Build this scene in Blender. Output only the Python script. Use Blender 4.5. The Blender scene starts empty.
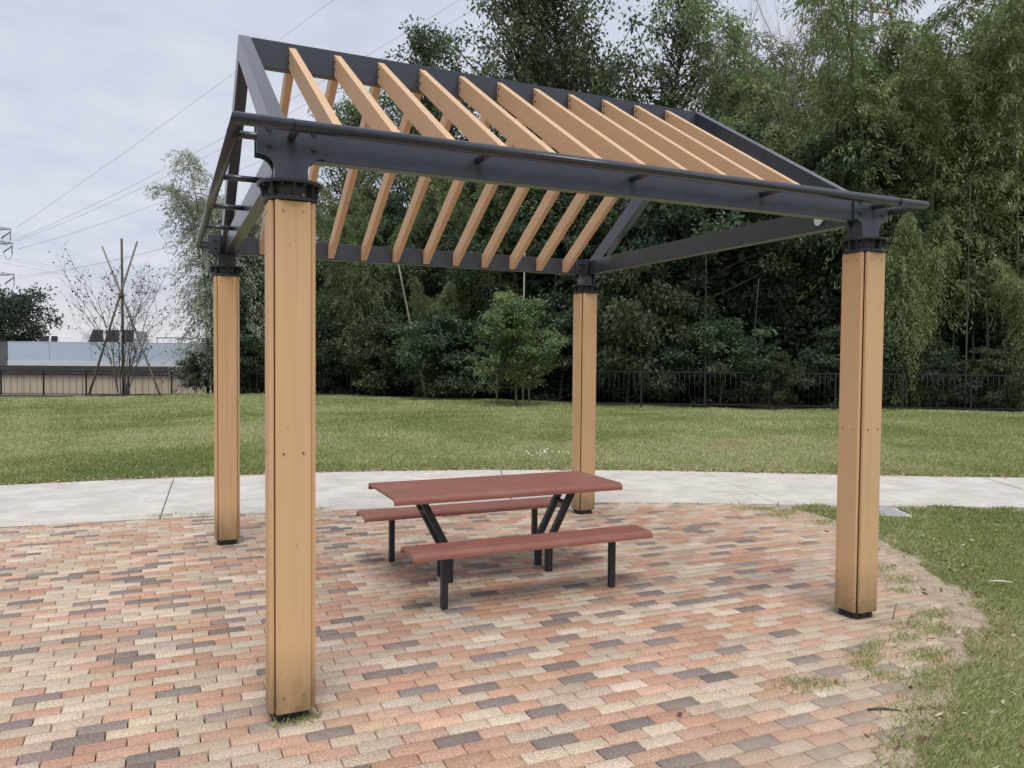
import bpy, bmesh, math, random
import numpy as np
from mathutils import Vector, Matrix
random.seed(7); rng = np.random.default_rng(11)
S = bpy.context.scene
C = S.collection
PI = math.pi
R = math.radians

# ------------------------------------------------------------------ camera
F_PX = 775.83
CAM = np.array([-0.517, -3.582, 1.626])
YAW, PITCH, ROLL = 0.4221, -0.0335, 0.0084
fw = np.array([math.sin(YAW)*math.cos(PITCH), math.cos(YAW)*math.cos(PITCH), math.sin(PITCH)])
rt = np.array([math.cos(YAW), -math.sin(YAW), 0.0])
up = np.cross(rt, fw)
cr = rt*math.cos(ROLL)+up*math.sin(ROLL); cu = -rt*math.sin(ROLL)+up*math.cos(ROLL)
cam = bpy.data.cameras.new('camera'); camo = bpy.data.objects.new('camera', cam); C.objects.link(camo)
cam.sensor_width = 36; cam.lens = F_PX/1024*36; cam.clip_end = 3000; cam.clip_start = 0.05
camo.matrix_world = Matrix(((cr[0], cu[0], -fw[0], CAM[0]), (cr[1], cu[1], -fw[1], CAM[1]), (cr[2], cu[2], -fw[2], CAM[2]), (0, 0, 0, 1)))
S.camera = camo

def site(bearing, d):
    """ground position: bearing in 1/776 units off the camera's heading, d metres ahead"""
    k = (bearing-512)/776.0*d
    return (CAM[0]+math.sin(YAW)*d+math.cos(YAW)*k, CAM[1]+math.cos(YAW)*d-math.sin(YAW)*k)
def elev(y, d, bearing=512):
    hz = 358.0 + (bearing-512)*0.0084
    return CAM[2]+(hz-y)*d/776.0

# ------------------------------------------------------------------ materials
def ramp(nt, stops):
    n = nt.nodes.new('ShaderNodeValToRGB'); e = n.color_ramp.elements
    while len(e) < len(stops): e.new(0.5)
    for k, (p, c) in enumerate(stops):
        e[k].position = p; e[k].color = (*c, 1) if len(c) == 3 else c
    return n
def new_mat(name):
    m = bpy.data.materials.new(name); m.use_nodes = True
    nt = m.node_tree; b = nt.nodes['Principled BSDF']
    return m, nt, b
def noise(nt, scale, detail=4, rough=0.55, coord='Object', stretch=None):
    n = nt.nodes.new('ShaderNodeTexNoise'); n.inputs['Scale'].default_value = scale
    n.inputs['Detail'].default_value = detail; n.inputs['Roughness'].default_value = rough
    if coord == 'World':
        g = nt.nodes.new('ShaderNodeNewGeometry'); src = g.outputs['Position']
    else:
        t = nt.nodes.new('ShaderNodeTexCoord'); src = t.outputs[coord]
    if stretch:
        mp = nt.nodes.new('ShaderNodeMapping'); mp.inputs['Scale'].default_value = stretch
        nt.links.new(src, mp.inputs['Vector']); src = mp.outputs['Vector']
    nt.links.new(src, n.inputs['Vector'])
    return n
def mixc(nt, fac, a, b, mode='MIX'):
    n = nt.nodes.new('ShaderNodeMix'); n.data_type = 'RGBA'; n.blend_type = mode
    for i, v in ((0, fac), (6, a), (7, b)):
        if isinstance(v, (int, float)): n.inputs[i].default_value = v
        elif isinstance(v, tuple): n.inputs[i].default_value = (*v, 1)
        else: nt.links.new(v, n.inputs[i])
    return n.outputs[2]
def math_n(nt, op, a, b=None, clamp=False):
    n = nt.nodes.new('ShaderNodeMath'); n.operation = op; n.use_clamp = clamp
    for i, v in enumerate((a, b)):
        if v is None: continue
        if isinstance(v, (int, float)): n.inputs[i].default_value = v
        else: nt.links.new(v, n.inputs[i])
    return n.outputs[0]
def bump(nt, b, h, strength=0.2, dist=0.01):
    n = nt.nodes.new('ShaderNodeBump'); n.inputs['Strength'].default_value = strength; n.inputs['Distance'].default_value = dist
    nt.links.new(h, n.inputs['Height']); nt.links.new(n.outputs[0], b.inputs['Normal'])
def attr(nt, name):
    n = nt.nodes.new('ShaderNodeAttribute'); n.attribute_name = name; return n

def simple(name, c1, c2, rough, scale=6, stretch=None, bmp=0.1, metallic=0, coord='Object', spec=0.5):
    m, nt, b = new_mat(name)
    n = noise(nt, scale, 5, 0.6, coord, stretch)
    r = ramp(nt, [(0.3, c1), (0.7, c2)]); nt.links.new(n.outputs[0], r.inputs[0])
    nt.links.new(r.outputs[0], b.inputs['Base Color'])
    b.inputs['Roughness'].default_value = rough; b.inputs['Metallic'].default_value = metallic
    b.inputs['Specular IOR Level'].default_value = spec
    if bmp: bump(nt, b, n.outputs[0], bmp, 0.01)
    return m

M = {}
M['steel'] = simple('painted_steel', (0.035, 0.041, 0.056), (0.048, 0.054, 0.070), 0.27, 14, None, 0.015, 0, 'Object', 0.6)
M['steel_dark'] = simple('dark_steel', (0.015, 0.017, 0.022), (0.027, 0.029, 0.036), 0.45, 20, None, 0.08)
M['screw'] = simple('screw_metal', (0.30, 0.22, 0.14), (0.45, 0.36, 0.25), 0.35, 30, None, 0, 0.8)
M['hole'] = simple('dark_void', (0.01, 0.009, 0.008), (0.02, 0.017, 0.014), 0.9, 10, None, 0)

def wood_mat(name, post):
    m, nt, b = new_mat(name)
    st = (55, 55, 1.2) if post else (45, 2.0, 45)
    n = noise(nt, 1.0, 5, 0.6, 'World', st)
    r = ramp(nt, [(0.2, (0.655, 0.412, 0.225)), (0.8, (0.710, 0.455, 0.255))]) if post else ramp(nt, [(0.25, (0.60, 0.390, 0.228)), (0.75, (0.69, 0.465, 0.285))])
    nt.links.new(n.outputs[0], r.inputs[0])
    big = noise(nt, 1.6, 3, 0.5, 'World')
    c = mixc(nt, math_n(nt, 'MULTIPLY', big.outputs[0], 0.32), r.outputs[0], (0.61, 0.385, 0.215))
    if post:
        g = nt.nodes.new('ShaderNodeNewGeometry'); sp = nt.nodes.new('ShaderNodeSeparateXYZ'); nt.links.new(g.outputs['Position'], sp.inputs[0])
        # the lower boards have yellowed and carry splash dirt at the foot
        low = nt.nodes.new('ShaderNodeMapRange'); low.inputs[1].default_value = 1.7; low.inputs[2].default_value = 0.2
        nt.links.new(sp.outputs[2], low.inputs[0])
        c = mixc(nt, math_n(nt, 'MULTIPLY', low.outputs[0], 0.5), c, (0.63, 0.420, 0.220))
        dirt = nt.nodes.new('ShaderNodeMapRange'); dirt.inputs[1].default_value = 0.36; dirt.inputs[2].default_value = 0.03
        nt.links.new(sp.outputs[2], dirt.inputs[0])
        dn = noise(nt, 9, 5, 0.7, 'World', (1, 1, 0.5))
        f = math_n(nt, 'MULTIPLY', dirt.outputs[0], math_n(nt, 'MULTIPLY', dn.outputs[0], 1.45), True)
        c = mixc(nt, f, c, (0.13, 0.095, 0.05))
        sn = noise(nt, 38, 2, 0.5, 'World', (1, 1, 0.45))
        sr = ramp(nt, [(0.70, (0, 0, 0)), (0.78, (1, 1, 1))]); nt.links.new(sn.outputs[0], sr.inputs[0])
        c = mixc(nt, math_n(nt, 'MULTIPLY', sr.outputs[0], 0.35), c, (0.22, 0.14, 0.07))
        # fine brown runs
        rn = noise(nt, 1.0, 3, 0.6, 'World', (24, 24, 0.7))
        rr = ramp(nt, [(0.56, (0, 0, 0)), (0.78, (1, 1, 1))]); nt.links.new(rn.outputs[0], rr.inputs[0])
        c = mixc(nt, math_n(nt, 'MULTIPLY', rr.outputs[0], 0.2), c, (0.30, 0.17, 0.075))
    nt.links.new(c, b.inputs['Base Color'])
    b.inputs['Roughness'].default_value = 0.55; b.inputs['Specular IOR Level'].default_value = 0.3
    bump(nt, b, n.outputs[0], 0.12, 0.004)
    return m
M['post_wood'] = wood_mat('post_board_wood', True)
M['rafter_wood'] = wood_mat('rafter_wood', False)

def red_plastic():
    m, nt, b = new_mat('red_brown_slat')
    n = noise(nt, 1.0, 4, 0.6, 'World', (1.6, 30, 30))
    r = ramp(nt, [(0.25, (0.265, 0.098, 0.070)), (0.75, (0.325, 0.128, 0.094))]); nt.links.new(n.outputs[0], r.inputs[0])
    d = noise(nt, 5, 5, 0.65, 'World')
    dr = ramp(nt, [(0.45, (0, 0, 0)), (0.75, (1, 1, 1))]); nt.links.new(d.outputs[0], dr.inputs[0])
    c = mixc(nt, math_n(nt, 'MULTIPLY', dr.outputs[0], 0.3), r.outputs[0], (0.42, 0.235, 0.19))
    nt.links.new(c, b.inputs['Base Color']); b.inputs['Roughness'].default_value = 0.48
    bump(nt, b, n.outputs[0], 0.08, 0.003)
    return m
M['red'] = red_plastic()

def brick_mat():
    m, nt, b = new_mat('paver')
    a = attr(nt, 'tone'); du = attr(nt, 'dust')
    sp = noise(nt, 105, 4, 0.5, 'World'); mid = noise(nt, 26, 4, 0.6, 'World'); lo = noise(nt, 1.7, 5, 0.6, 'World')
    r1 = ramp(nt, [(0.32, (0.42, 0.42, 0.43)), (0.50, (1, 1, 1)), (0.68, (1.55, 1.55, 1.55))]); nt.links.new(sp.outputs[0], r1.inputs[0])
    c = mixc(nt, 0.62, a.outputs['Color'], r1.outputs[0], 'MULTIPLY')
    r2 = ramp(nt, [(0.3, (0.84, 0.83, 0.82)), (0.7, (1.12, 1.12, 1.12))]); nt.links.new(mid.outputs[0], r2.inputs[0])
    c = mixc(nt, 0.6, c, r2.outputs[0], 'MULTIPLY')
    r3 = ramp(nt, [(0.3, (0.80, 0.79, 0.77)), (0.62, (1.05, 1.05, 1.05))]); nt.links.new(lo.outputs[0], r3.inputs[0])
    c = mixc(nt, 0.8, c, r3.outputs[0], 'MULTIPLY')
    dn = noise(nt, 7, 6, 0.7, 'World')
    dr = ramp(nt, [(0.35, (0.1, 0.1, 0.1)), (0.62, (1, 1, 1))]); nt.links.new(dn.outputs[0], dr.inputs[0])
    c = mixc(nt, math_n(nt, 'MULTIPLY', du.outputs['Fac'], dr.outputs[0], True), c, (0.43, 0.345, 0.255))
    nt.links.new(c, b.inputs['Base Color']); b.inputs['Roughness'].default_value = 0.86; b.inputs['Specular IOR Level'].default_value = 0.25
    bump(nt, b, sp.outputs[0], 0.35, 0.002)
    return m
M['brick'] = brick_mat()

def concrete():
    m, nt, b = new_mat('pale_concrete')
    n = noise(nt, 2.2, 7, 0.68, 'World'); f = noise(nt, 60, 3, 0.6, 'World'); s = noise(nt, 1, 4, 0.6, 'World', (0.8, 6, 1))
    r = ramp(nt, [(0.28, (0.46, 0.43, 0.385)), (0.62, (0.66, 0.62, 0.565))]); nt.links.new(n.outputs[0], r.inputs[0])
    r2 = ramp(nt, [(0.25, (0.88, 0.87, 0.86)), (0.6, (1.0, 1.0, 1.0))]); nt.links.new(s.outputs[0], r2.inputs[0])
    c = mixc(nt, 0.7, r.outputs[0], r2.outputs[0], 'MULTIPLY')
    r3 = ramp(nt, [(0.3, (0.86, 0.86, 0.85)), (0.6, (1.0, 1.0, 1.0))]); nt.links.new(f.outputs[0], r3.inputs[0])
    c = mixc(nt, 0.6, c, r3.outputs[0], 'MULTIPLY')
    sp = noise(nt, 16, 3, 0.5, 'World'); r4 = ramp(nt, [(0.64, (1, 1, 1)), (0.74, (0.50, 0.46, 0.41))]); nt.links.new(sp.outputs[0], r4.inputs[0])
    c = mixc(nt, 0.6, c, r4.outputs[0], 'MULTIPLY')
    nt.links.new(c, b.inputs['Base Color']); b.inputs['Roughness'].default_value = 0.9; b.inputs['Specular IOR Level'].default_value = 0.2
    bump(nt, b, f.outputs[0], 0.2, 0.003)
    return m
M['concrete'] = concrete()

def ground_mat():
    m, nt, b = new_mat('lawn_and_soil')
    so = attr(nt, 'soil'); fo = attr(nt, 'wood')
    n1 = noise(nt, 0.55, 6, 0.62, 'World'); n2 = noise(nt, 9, 6, 0.7, 'World'); n3 = noise(nt, 60, 4, 0.7, 'World')
    r = ramp(nt, [(0.30, (0.145, 0.172, 0.062)), (0.55, (0.215, 0.238, 0.102)), (0.75, (0.30, 0.285, 0.135))])
    v = math_n(nt, 'ADD', math_n(nt, 'MULTIPLY', n1.outputs[0], 0.5), math_n(nt, 'MULTIPLY', n2.outputs[0], 0.5)); nt.links.new(v, r.inputs[0])
    rs = ramp(nt, [(0.3, (0.30, 0.225, 0.16)), (0.55, (0.44, 0.355, 0.27)), (0.8, (0.56, 0.47, 0.37))]); nt.links.new(n2.outputs[0], rs.inputs[0])
    d3 = ramp(nt, [(0.3, (0.6, 0.6, 0.6)), (0.65, (1.2, 1.2, 1.2))]); nt.links.new(n3.outputs[0], d3.inputs[0])
    g = mixc(nt, 0.7, r.outputs[0], d3.outputs[0], 'MULTIPLY'); s = mixc(nt, 0.6, rs.outputs[0], d3.outputs[0], 'MULTIPLY')
    c = mixc(nt, so.outputs['Fac'], g, s)
    jo_ = attr(nt, 'joint'); c = mixc(nt, jo_.outputs['Fac'], c, (0.060, 0.048, 0.036))
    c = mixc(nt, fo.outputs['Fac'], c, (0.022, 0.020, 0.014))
    nt.links.new(c, b.inputs['Base Color']); b.inputs['Roughness'].default_value = 0.95; b.inputs['Specular IOR Level'].default_value = 0.1
    bump(nt, b, n3.outputs[0], 0.6, 0.01)
    return m
M['ground'] = ground_mat()

def leaf_mat(name, stops, trans=0.25, vary=0.25, rough=0.6):
    m, nt, b = new_mat(name)
    a = attr(nt, 'tint'); oi = nt.nodes.new('ShaderNodeObjectInfo')
    r = ramp(nt, stops); nt.links.new(a.outputs['Fac'], r.inputs[0])
    h = nt.nodes.new('ShaderNodeHueSaturation'); nt.links.new(r.outputs[0], h.inputs['Color'])
    mr = nt.nodes.new('ShaderNodeMapRange'); mr.inputs[3].default_value = 1-vary; mr.inputs[4].default_value = 1+vary
    nt.links.new(oi.outputs['Random'], mr.inputs[0]); nt.links.new(mr.outputs[0], h.inputs['Value'])
    nt.links.new(h.outputs[0], b.inputs['Base Color']); b.inputs['Roughness'].default_value = rough; b.inputs['Specular IOR Level'].default_value = 0.3
    t = nt.nodes.new('ShaderNodeBsdfTranslucent'); nt.links.new(h.outputs[0], t.inputs[0])
    mx = nt.nodes.new('ShaderNodeMixShader'); mx.inputs[0].default_value = trans
    out = nt.nodes['Material Output']
    nt.links.new(b.outputs[0], mx.inputs[1]); nt.links.new(t.outputs[0], mx.inputs[2]); nt.links.new(mx.outputs[0], out.inputs[0])
    return m
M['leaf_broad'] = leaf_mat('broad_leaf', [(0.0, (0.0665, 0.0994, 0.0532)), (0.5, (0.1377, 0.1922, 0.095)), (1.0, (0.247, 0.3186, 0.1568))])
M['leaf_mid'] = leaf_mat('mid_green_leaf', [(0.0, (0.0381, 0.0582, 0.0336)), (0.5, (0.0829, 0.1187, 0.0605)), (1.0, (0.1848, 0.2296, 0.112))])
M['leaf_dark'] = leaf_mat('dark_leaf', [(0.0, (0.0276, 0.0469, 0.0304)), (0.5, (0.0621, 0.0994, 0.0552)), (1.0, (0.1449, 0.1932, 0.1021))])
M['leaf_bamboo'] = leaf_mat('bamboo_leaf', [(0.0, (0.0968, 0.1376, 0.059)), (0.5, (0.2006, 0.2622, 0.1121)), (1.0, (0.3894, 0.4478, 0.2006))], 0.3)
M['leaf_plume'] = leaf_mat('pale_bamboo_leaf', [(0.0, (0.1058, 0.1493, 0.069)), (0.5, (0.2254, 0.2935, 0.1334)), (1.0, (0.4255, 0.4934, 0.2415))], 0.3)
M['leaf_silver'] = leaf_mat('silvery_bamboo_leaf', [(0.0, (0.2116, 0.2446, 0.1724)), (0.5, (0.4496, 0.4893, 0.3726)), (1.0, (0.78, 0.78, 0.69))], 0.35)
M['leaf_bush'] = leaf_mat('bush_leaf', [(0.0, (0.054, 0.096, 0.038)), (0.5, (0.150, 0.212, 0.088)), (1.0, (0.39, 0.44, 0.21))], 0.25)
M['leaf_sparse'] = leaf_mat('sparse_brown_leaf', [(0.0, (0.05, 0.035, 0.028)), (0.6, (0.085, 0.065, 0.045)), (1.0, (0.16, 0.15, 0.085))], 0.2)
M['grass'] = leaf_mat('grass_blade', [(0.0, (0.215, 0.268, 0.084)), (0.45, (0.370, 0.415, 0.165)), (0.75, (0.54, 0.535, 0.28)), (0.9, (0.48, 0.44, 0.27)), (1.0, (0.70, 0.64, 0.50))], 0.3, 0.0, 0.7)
M['litter'] = leaf_mat('leaf_litter', [(0.0, (0.15, 0.09, 0.05)), (0.6, (0.34, 0.24, 0.15)), (1.0, (0.62, 0.52, 0.40))], 0.1, 0.0, 0.8)
M['bark'] = simple('bark', (0.045, 0.036, 0.028), (0.11, 0.092, 0.072), 0.9, 8, (6, 6, 1), 0.4)
M['bark_grey'] = simple('grey_bark', (0.09, 0.08, 0.075), (0.17, 0.155, 0.145), 0.9, 8, (6, 6, 1), 0.4)
M['bark_pale'] = simple('pale_bark', (0.26, 0.25, 0.24), (0.40, 0.38, 0.36), 0.9, 8, (6, 6, 1), 0.3)
M['culm'] = simple('bamboo_culm', (0.075, 0.090, 0.045), (0.15, 0.16, 0.085), 0.5, 5, (3, 3, 1), 0.05)
M['culm_pale'] = simple('dry_bamboo_culm', (0.20, 0.19, 0.13), (0.30, 0.28, 0.20), 0.6, 5, (3, 3, 1), 0.05)
M['stake'] = simple('weathered_stake', (0.17, 0.145, 0.12), (0.30, 0.265, 0.225), 0.85, 6, (5, 5, 0.6), 0.3)
M['rail'] = simple('fence_paint', (0.010, 0.011, 0.013), (0.017, 0.018, 0.021), 0.5, 10, None, 0.05)
M['barrier'] = simple('blue_grey_panel', (0.50, 0.58, 0.69), (0.56, 0.64, 0.75), 0.5, 0.7, (1, 1, 3), 0.03)
M['white_paint'] = simple('white_paint', (0.62, 0.64, 0.66), (0.74, 0.75, 0.77), 0.4, 3, None, 0.02)
M['grey_panel'] = simple('grey_panel', (0.10, 0.10, 0.11), (0.15, 0.15, 0.16), 0.6, 2, None, 0.05)
M['soffit'] = simple('shadow_dark_concrete', (0.050, 0.045, 0.042), (0.085, 0.078, 0.072), 0.9, 2, None, 0.1)
M['beige'] = simple('beige_wall', (0.50, 0.41, 0.29), (0.59, 0.49, 0.355), 0.85, 1.3, (1, 1, 0.4), 0.1)
M['car_white'] = simple('car_paint', (0.74, 0.75, 0.77), (0.80, 0.81, 0.83), 0.22, 2, None, 0)
M['glass'] = simple('dark_glass', (0.012, 0.013, 0.016), (0.02, 0.021, 0.025), 0.12, 2, None, 0)
M['tyre'] = simple('tyre_rubber', (0.014, 0.014, 0.014), (0.024, 0.024, 0.024), 0.8, 12, None, 0.1)
M['red_lamp'] = simple('red_lamp', (0.42, 0.03, 0.025), (0.5, 0.04, 0.03), 0.3, 2, None, 0)
M['galv'] = simple('galvanised_steel', (0.16, 0.17, 0.19), (0.22, 0.23, 0.25), 0.55, 2, None, 0, 0.2)
M['red_white'] = simple('red_tower_paint', (0.48, 0.07, 0.05), (0.56, 0.10, 0.07), 0.5, 2, None, 0)
M['wire'] = simple('wire', (0.66, 0.68, 0.72), (0.74, 0.76, 0.80), 0.6, 2, None, 0)
M['cover'] = simple('grey_cover', (0.30, 0.31, 0.33), (0.40, 0.41, 0.43), 0.6, 12, None, 0.1)
M['petal'] = simple('white_petal', (0.72, 0.72, 0.70), (0.80, 0.80, 0.78), 0.7, 20, None, 0)
M['dead_leaf'] = simple('brown_dead_leaf', (0.10, 0.045, 0.035), (0.17, 0.085, 0.06), 0.7, 30, None, 0.1)
M['pale_leaf'] = simple('pale_dead_leaf', (0.50, 0.43, 0.33), (0.62, 0.55, 0.44), 0.8, 30, None, 0.1)
M['twig'] = simple('twig', (0.07, 0.055, 0.045), (0.12, 0.10, 0.08), 0.9, 30, None, 0.2)
M['bank'] = simple('blocker_bank_dark', (0.010, 0.014, 0.010), (0.022, 0.028, 0.018), 0.95, 1.5, None, 0.3)

# ------------------------------------------------------------------ object helpers
def tag(o, label=None, cat=None, group=None, kind=None):
    for k, v in (('label', label), ('category', cat), ('group', group), ('kind', kind)):
        if v: o[k] = v
    return o
def thing(name, label, cat, loc=(0, 0, 0), rz=0.0, group=None):
    o = bpy.data.objects.new(name, None); C.objects.link(o)
    o.empty_display_size = 0.2; o.location = loc; o.rotation_euler = (0, 0, rz)
    return tag(o, label, cat, group)
def link(name, me, parent=None):
    o = bpy.data.objects.new(name, me); C.objects.link(o)
    if parent is not None: o.parent = parent
    return o
def copy_tree(o, parent=None):
    c = o.copy(); C.objects.link(c)
    if parent is not None:
        c.parent = parent; c.matrix_parent_inverse = o.matrix_parent_inverse
    for ch in list(o.children): copy_tree(ch, c)
    return c

class MB:
    """collects shapes into one bmesh"""
    def __init__(s): s.bm = bmesh.new(); s.mats = []
    def mi(s, m):
        if m not in s.mats: s.mats.append(m)
        return s.mats.index(m)
    def prism(s, pts0, pts1, m, bev=0.0, smooth=False):
        """two matching loops of points -> closed solid"""
        a = [s.bm.verts.new(p) for p in pts0]; b = [s.bm.verts.new(p) for p in pts1]
        n = len(a); fs = []
        for i in range(n):
            f = s.bm.faces.new((a[i], a[(i+1) % n], b[(i+1) % n], b[i])); f.smooth = smooth; fs.append(f)
        fs.append(s.bm.faces.new(a[::-1])); fs.append(s.bm.faces.new(b))
        k = s.mi(m)
        for f in fs: f.material_index = k
        bmesh.ops.recalc_face_normals(s.bm, faces=fs)
        if bev > 0:
            es = list({e for f in fs for e in f.edges})
            r = bmesh.ops.bevel(s.bm, geom=es, offset=bev, segments=2, profile=0.6, affect='EDGES')
            for f in r['faces']: f.material_index = k
        return s
    def box(s, lo, hi, m, bev=0.0):
        x0, y0, z0 = lo; x1, y1, z1 = hi
        q = [(x0, y0), (x1, y0), (x1, y1), (x0, y1)]
        return s.prism([(x, y, z0) for x, y in q], [(x, y, z1) for x, y in q], m, bev)
    def tube(s, path, rad, m, seg=10, caps=True):
        path = [Vector(p) for p in path]
        if not isinstance(rad, (list, tuple)): rad = [rad]*len(path)
        rings = []; k = s.mi(m)
        d0 = (path[1]-path[0]).normalized()
        u = d0.orthogonal().normalized()
        for i, p in enumerate(path):
            if i == 0: d = path[1]-p
            elif i == len(path)-1: d = p-path[i-1]
            else: d = (path[i+1]-p).normalized()+(p-path[i-1]).normalized()
            d.normalize(); u = (u-d*u.dot(d))
            if u.length < 1e-6: u = d.orthogonal()
            u.normalize(); v = d.cross(u)
            rings.append([s.bm.verts.new(p+(u*math.cos(2*PI*j/seg)+v*math.sin(2*PI*j/seg))*rad[i]) for j in range(seg)])
        for a, b in zip(rings, rings[1:]):
            for j in range(seg):
                f = s.bm.faces.new((a[j], a[(j+1) % seg], b[(j+1) % seg], b[j])); f.material_index = k; f.smooth = seg > 4
        if caps:
            for r in (rings[0][::-1], rings[-1]):
                f = s.bm.faces.new(r); f.material_index = k
        return s
    def bar(s, a, b, w, m, bev=0.0, h=None, upv=(0, 0, 1)):
        a, b = Vector(a), Vector(b); d = (b-a).normalized(); x = d.cross(Vector(upv))
        if x.length < 1e-4: x = d.cross(Vector((0, 1, 0)))
        x.normalize(); z = x.cross(d); h = h or w
        o = [(-w/2, -h/2), (w/2, -h/2), (w/2, h/2), (-w/2, h/2)]
        return s.prism([a+x*i+z*j for i, j in o], [b+x*i+z*j for i, j in o], m, bev)
    def disc(s, c, r0, r1, z0, z1, m, seg=24, bev=0.0):
        return s.prism([(c[0]+r0*math.cos(2*PI*i/seg), c[1]+r0*math.sin(2*PI*i/seg), z0) for i in range(seg)],
                       [(c[0]+r1*math.cos(2*PI*i/seg), c[1]+r1*math.sin(2*PI*i/seg), z1) for i in range(seg)], m, bev)
    def build(s, name, parent=None):
        me = bpy.data.meshes.new(name); s.bm.to_mesh(me); s.bm.free()
        for m in s.mats: me.materials.append(m)
        return link(name, me, parent)

def np_mesh(name, verts, faces, mat, tint=None, nper=4):
    """fast mesh from arrays; every face has nper corners"""
    me = bpy.data.meshes.new(name)
    nv, nf = len(verts), len(faces)
    me.vertices.add(nv); me.vertices.foreach_set('co', np.ascontiguousarray(verts, dtype=np.float32).ravel())
    me.loops.add(nf*nper); me.loops.foreach_set('vertex_index', np.ascontiguousarray(faces, dtype=np.int32).ravel())
    me.polygons.add(nf); me.polygons.foreach_set('loop_start', np.arange(0, nf*nper, nper, dtype=np.int32))
    if tint is not None:
        a = me.attributes.new('tint', 'FLOAT', 'FACE'); a.data.foreach_set('value', np.clip(tint, 0, 1).astype(np.float32))
    me.update(calc_edges=True); me.materials.append(mat)
    return me
def unit(v): return v/np.maximum(np.linalg.norm(v, axis=1, keepdims=True), 1e-9)
def leaf_mesh(name, pos, axis, L, W, tint, mat):
    n = len(pos); axis = unit(axis)
    side = unit(np.cross(axis, rng.normal(size=(n, 3))))
    nrm = np.cross(axis, side)
    L = np.broadcast_to(L, n)[:, None]; W = np.broadcast_to(W, n)[:, None]
    v = np.empty((n, 4, 3))
    v[:, 0] = pos; v[:, 1] = pos+axis*L*0.45+side*W*0.5; v[:, 2] = pos+axis*L-nrm*L*0.08; v[:, 3] = pos+axis*L*0.45-side*W*0.5
    return np_mesh(name, v.reshape(-1, 3), np.arange(n*4).reshape(n, 4), mat, tint)

# ------------------------------------------------------------------ outlines on the ground
L_ = 3.53
path_far = [(-30, 4.5), (-16, 6.6), (-8, 7.45), (-4.5, 7.68), (-2.35, 7.70), (-1.04, 7.66), (1.74, 7.33), (3.66, 6.81), (5.57, 6.03), (6.83, 5.39), (8.40, 4.48), (10.5, 3.37), (16, 0.3), (26, -6)]
path_near = [(-30, 2.0), (-16, 4.0), (-8, 4.85), (-4.5, 5.02), (-1.92, 4.97), (-0.83, 4.88), (0.38, 4.76), (2.03, 4.47), (3.99, 3.97), (4.98, 3.52), (5.9, 3.08), (7.02, 2.54), (8.36, 1.90), (14, -1.2), (24, -7.2)]
edge_r = [(5.95, 3.04), (5.72, 2.85), (5.74, 2.34), (5.42, 1.43), (4.78, 0.36), (4.10, -0.33), (3.45, -0.80), (2.72, -1.18), (2.05, -1.55), (1.2, -2.0), (0.2, -2.6), (-1.2, -3.4)]
pav = [(-8, 4.84), (-4.5, 5.01), (-1.92, 4.96), (-0.83, 4.87), (0.38, 4.75), (2.03, 4.46), (3.99, 3.96), (4.98, 3.51)] + edge_r + [(-3.5, -4.4), (-6, -4.2), (-7.6, -1.5), (-8.2, 2)]
lawn = [(-40, 26.5), (-6, 31.2), (3.4, 32.4), (6.3, 31.0), (9.5, 26), (13.2, 20.2), (24.65, 13.2), (33, 8.4), (46, -14), (-40, -14)]
def pts_in(poly, X, Y):
    p = np.array(poly); ins = np.zeros(X.shape, bool); j = len(p)-1
    for i in range(len(p)):
        xi, yi = p[i]; xj, yj = p[j]
        c = ((yi > Y) != (yj > Y)) & (X < (xj-xi)*(Y-yi)/((yj-yi) if yj != yi else 1e-12)+xi)
        ins ^= c; j = i
    return ins
def seg_dist(poly, X, Y, closed=False):
    p = np.array(poly); best = np.full(X.shape, 1e9)
    for i in range(len(p)-(0 if closed else 1)):
        a = p[i]; b = p[(i+1) % len(p)]; d = b-a
        t = np.clip(((X-a[0])*d[0]+(Y-a[1])*d[1])/(d@d), 0, 1)
        best = np.minimum(best, np.hypot(X-a[0]-t*d[0], Y-a[1]-t*d[1]))
    return best
def sm(x, a, b):
    t = np.clip((x-a)/(b-a), 0, 1); return t*t*(3-2*t)
_ph = rng.uniform(0, 6.28, (60, 2)); _an = rng.uniform(0, 6.28, 60)
def lump(X, Y, freq, k0=0, n=9):
    """cheap smooth noise in about -1..1"""
    v = 0
    for k in range(n):
        f = freq*(0.6+0.17*k); a = _an[(k0+k) % 60]
        v = v+np.sin((X*math.cos(a)+Y*math.sin(a))*f+_ph[(k0+k) % 60, 0])*np.sin((X*math.sin(a)-Y*math.cos(a))*f*0.8+_ph[(k0+k) % 60, 1])
    return v/math.sqrt(n)*1.1
path_poly = path_far+path_near[::-1]
wide_edge = edge_r

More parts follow.
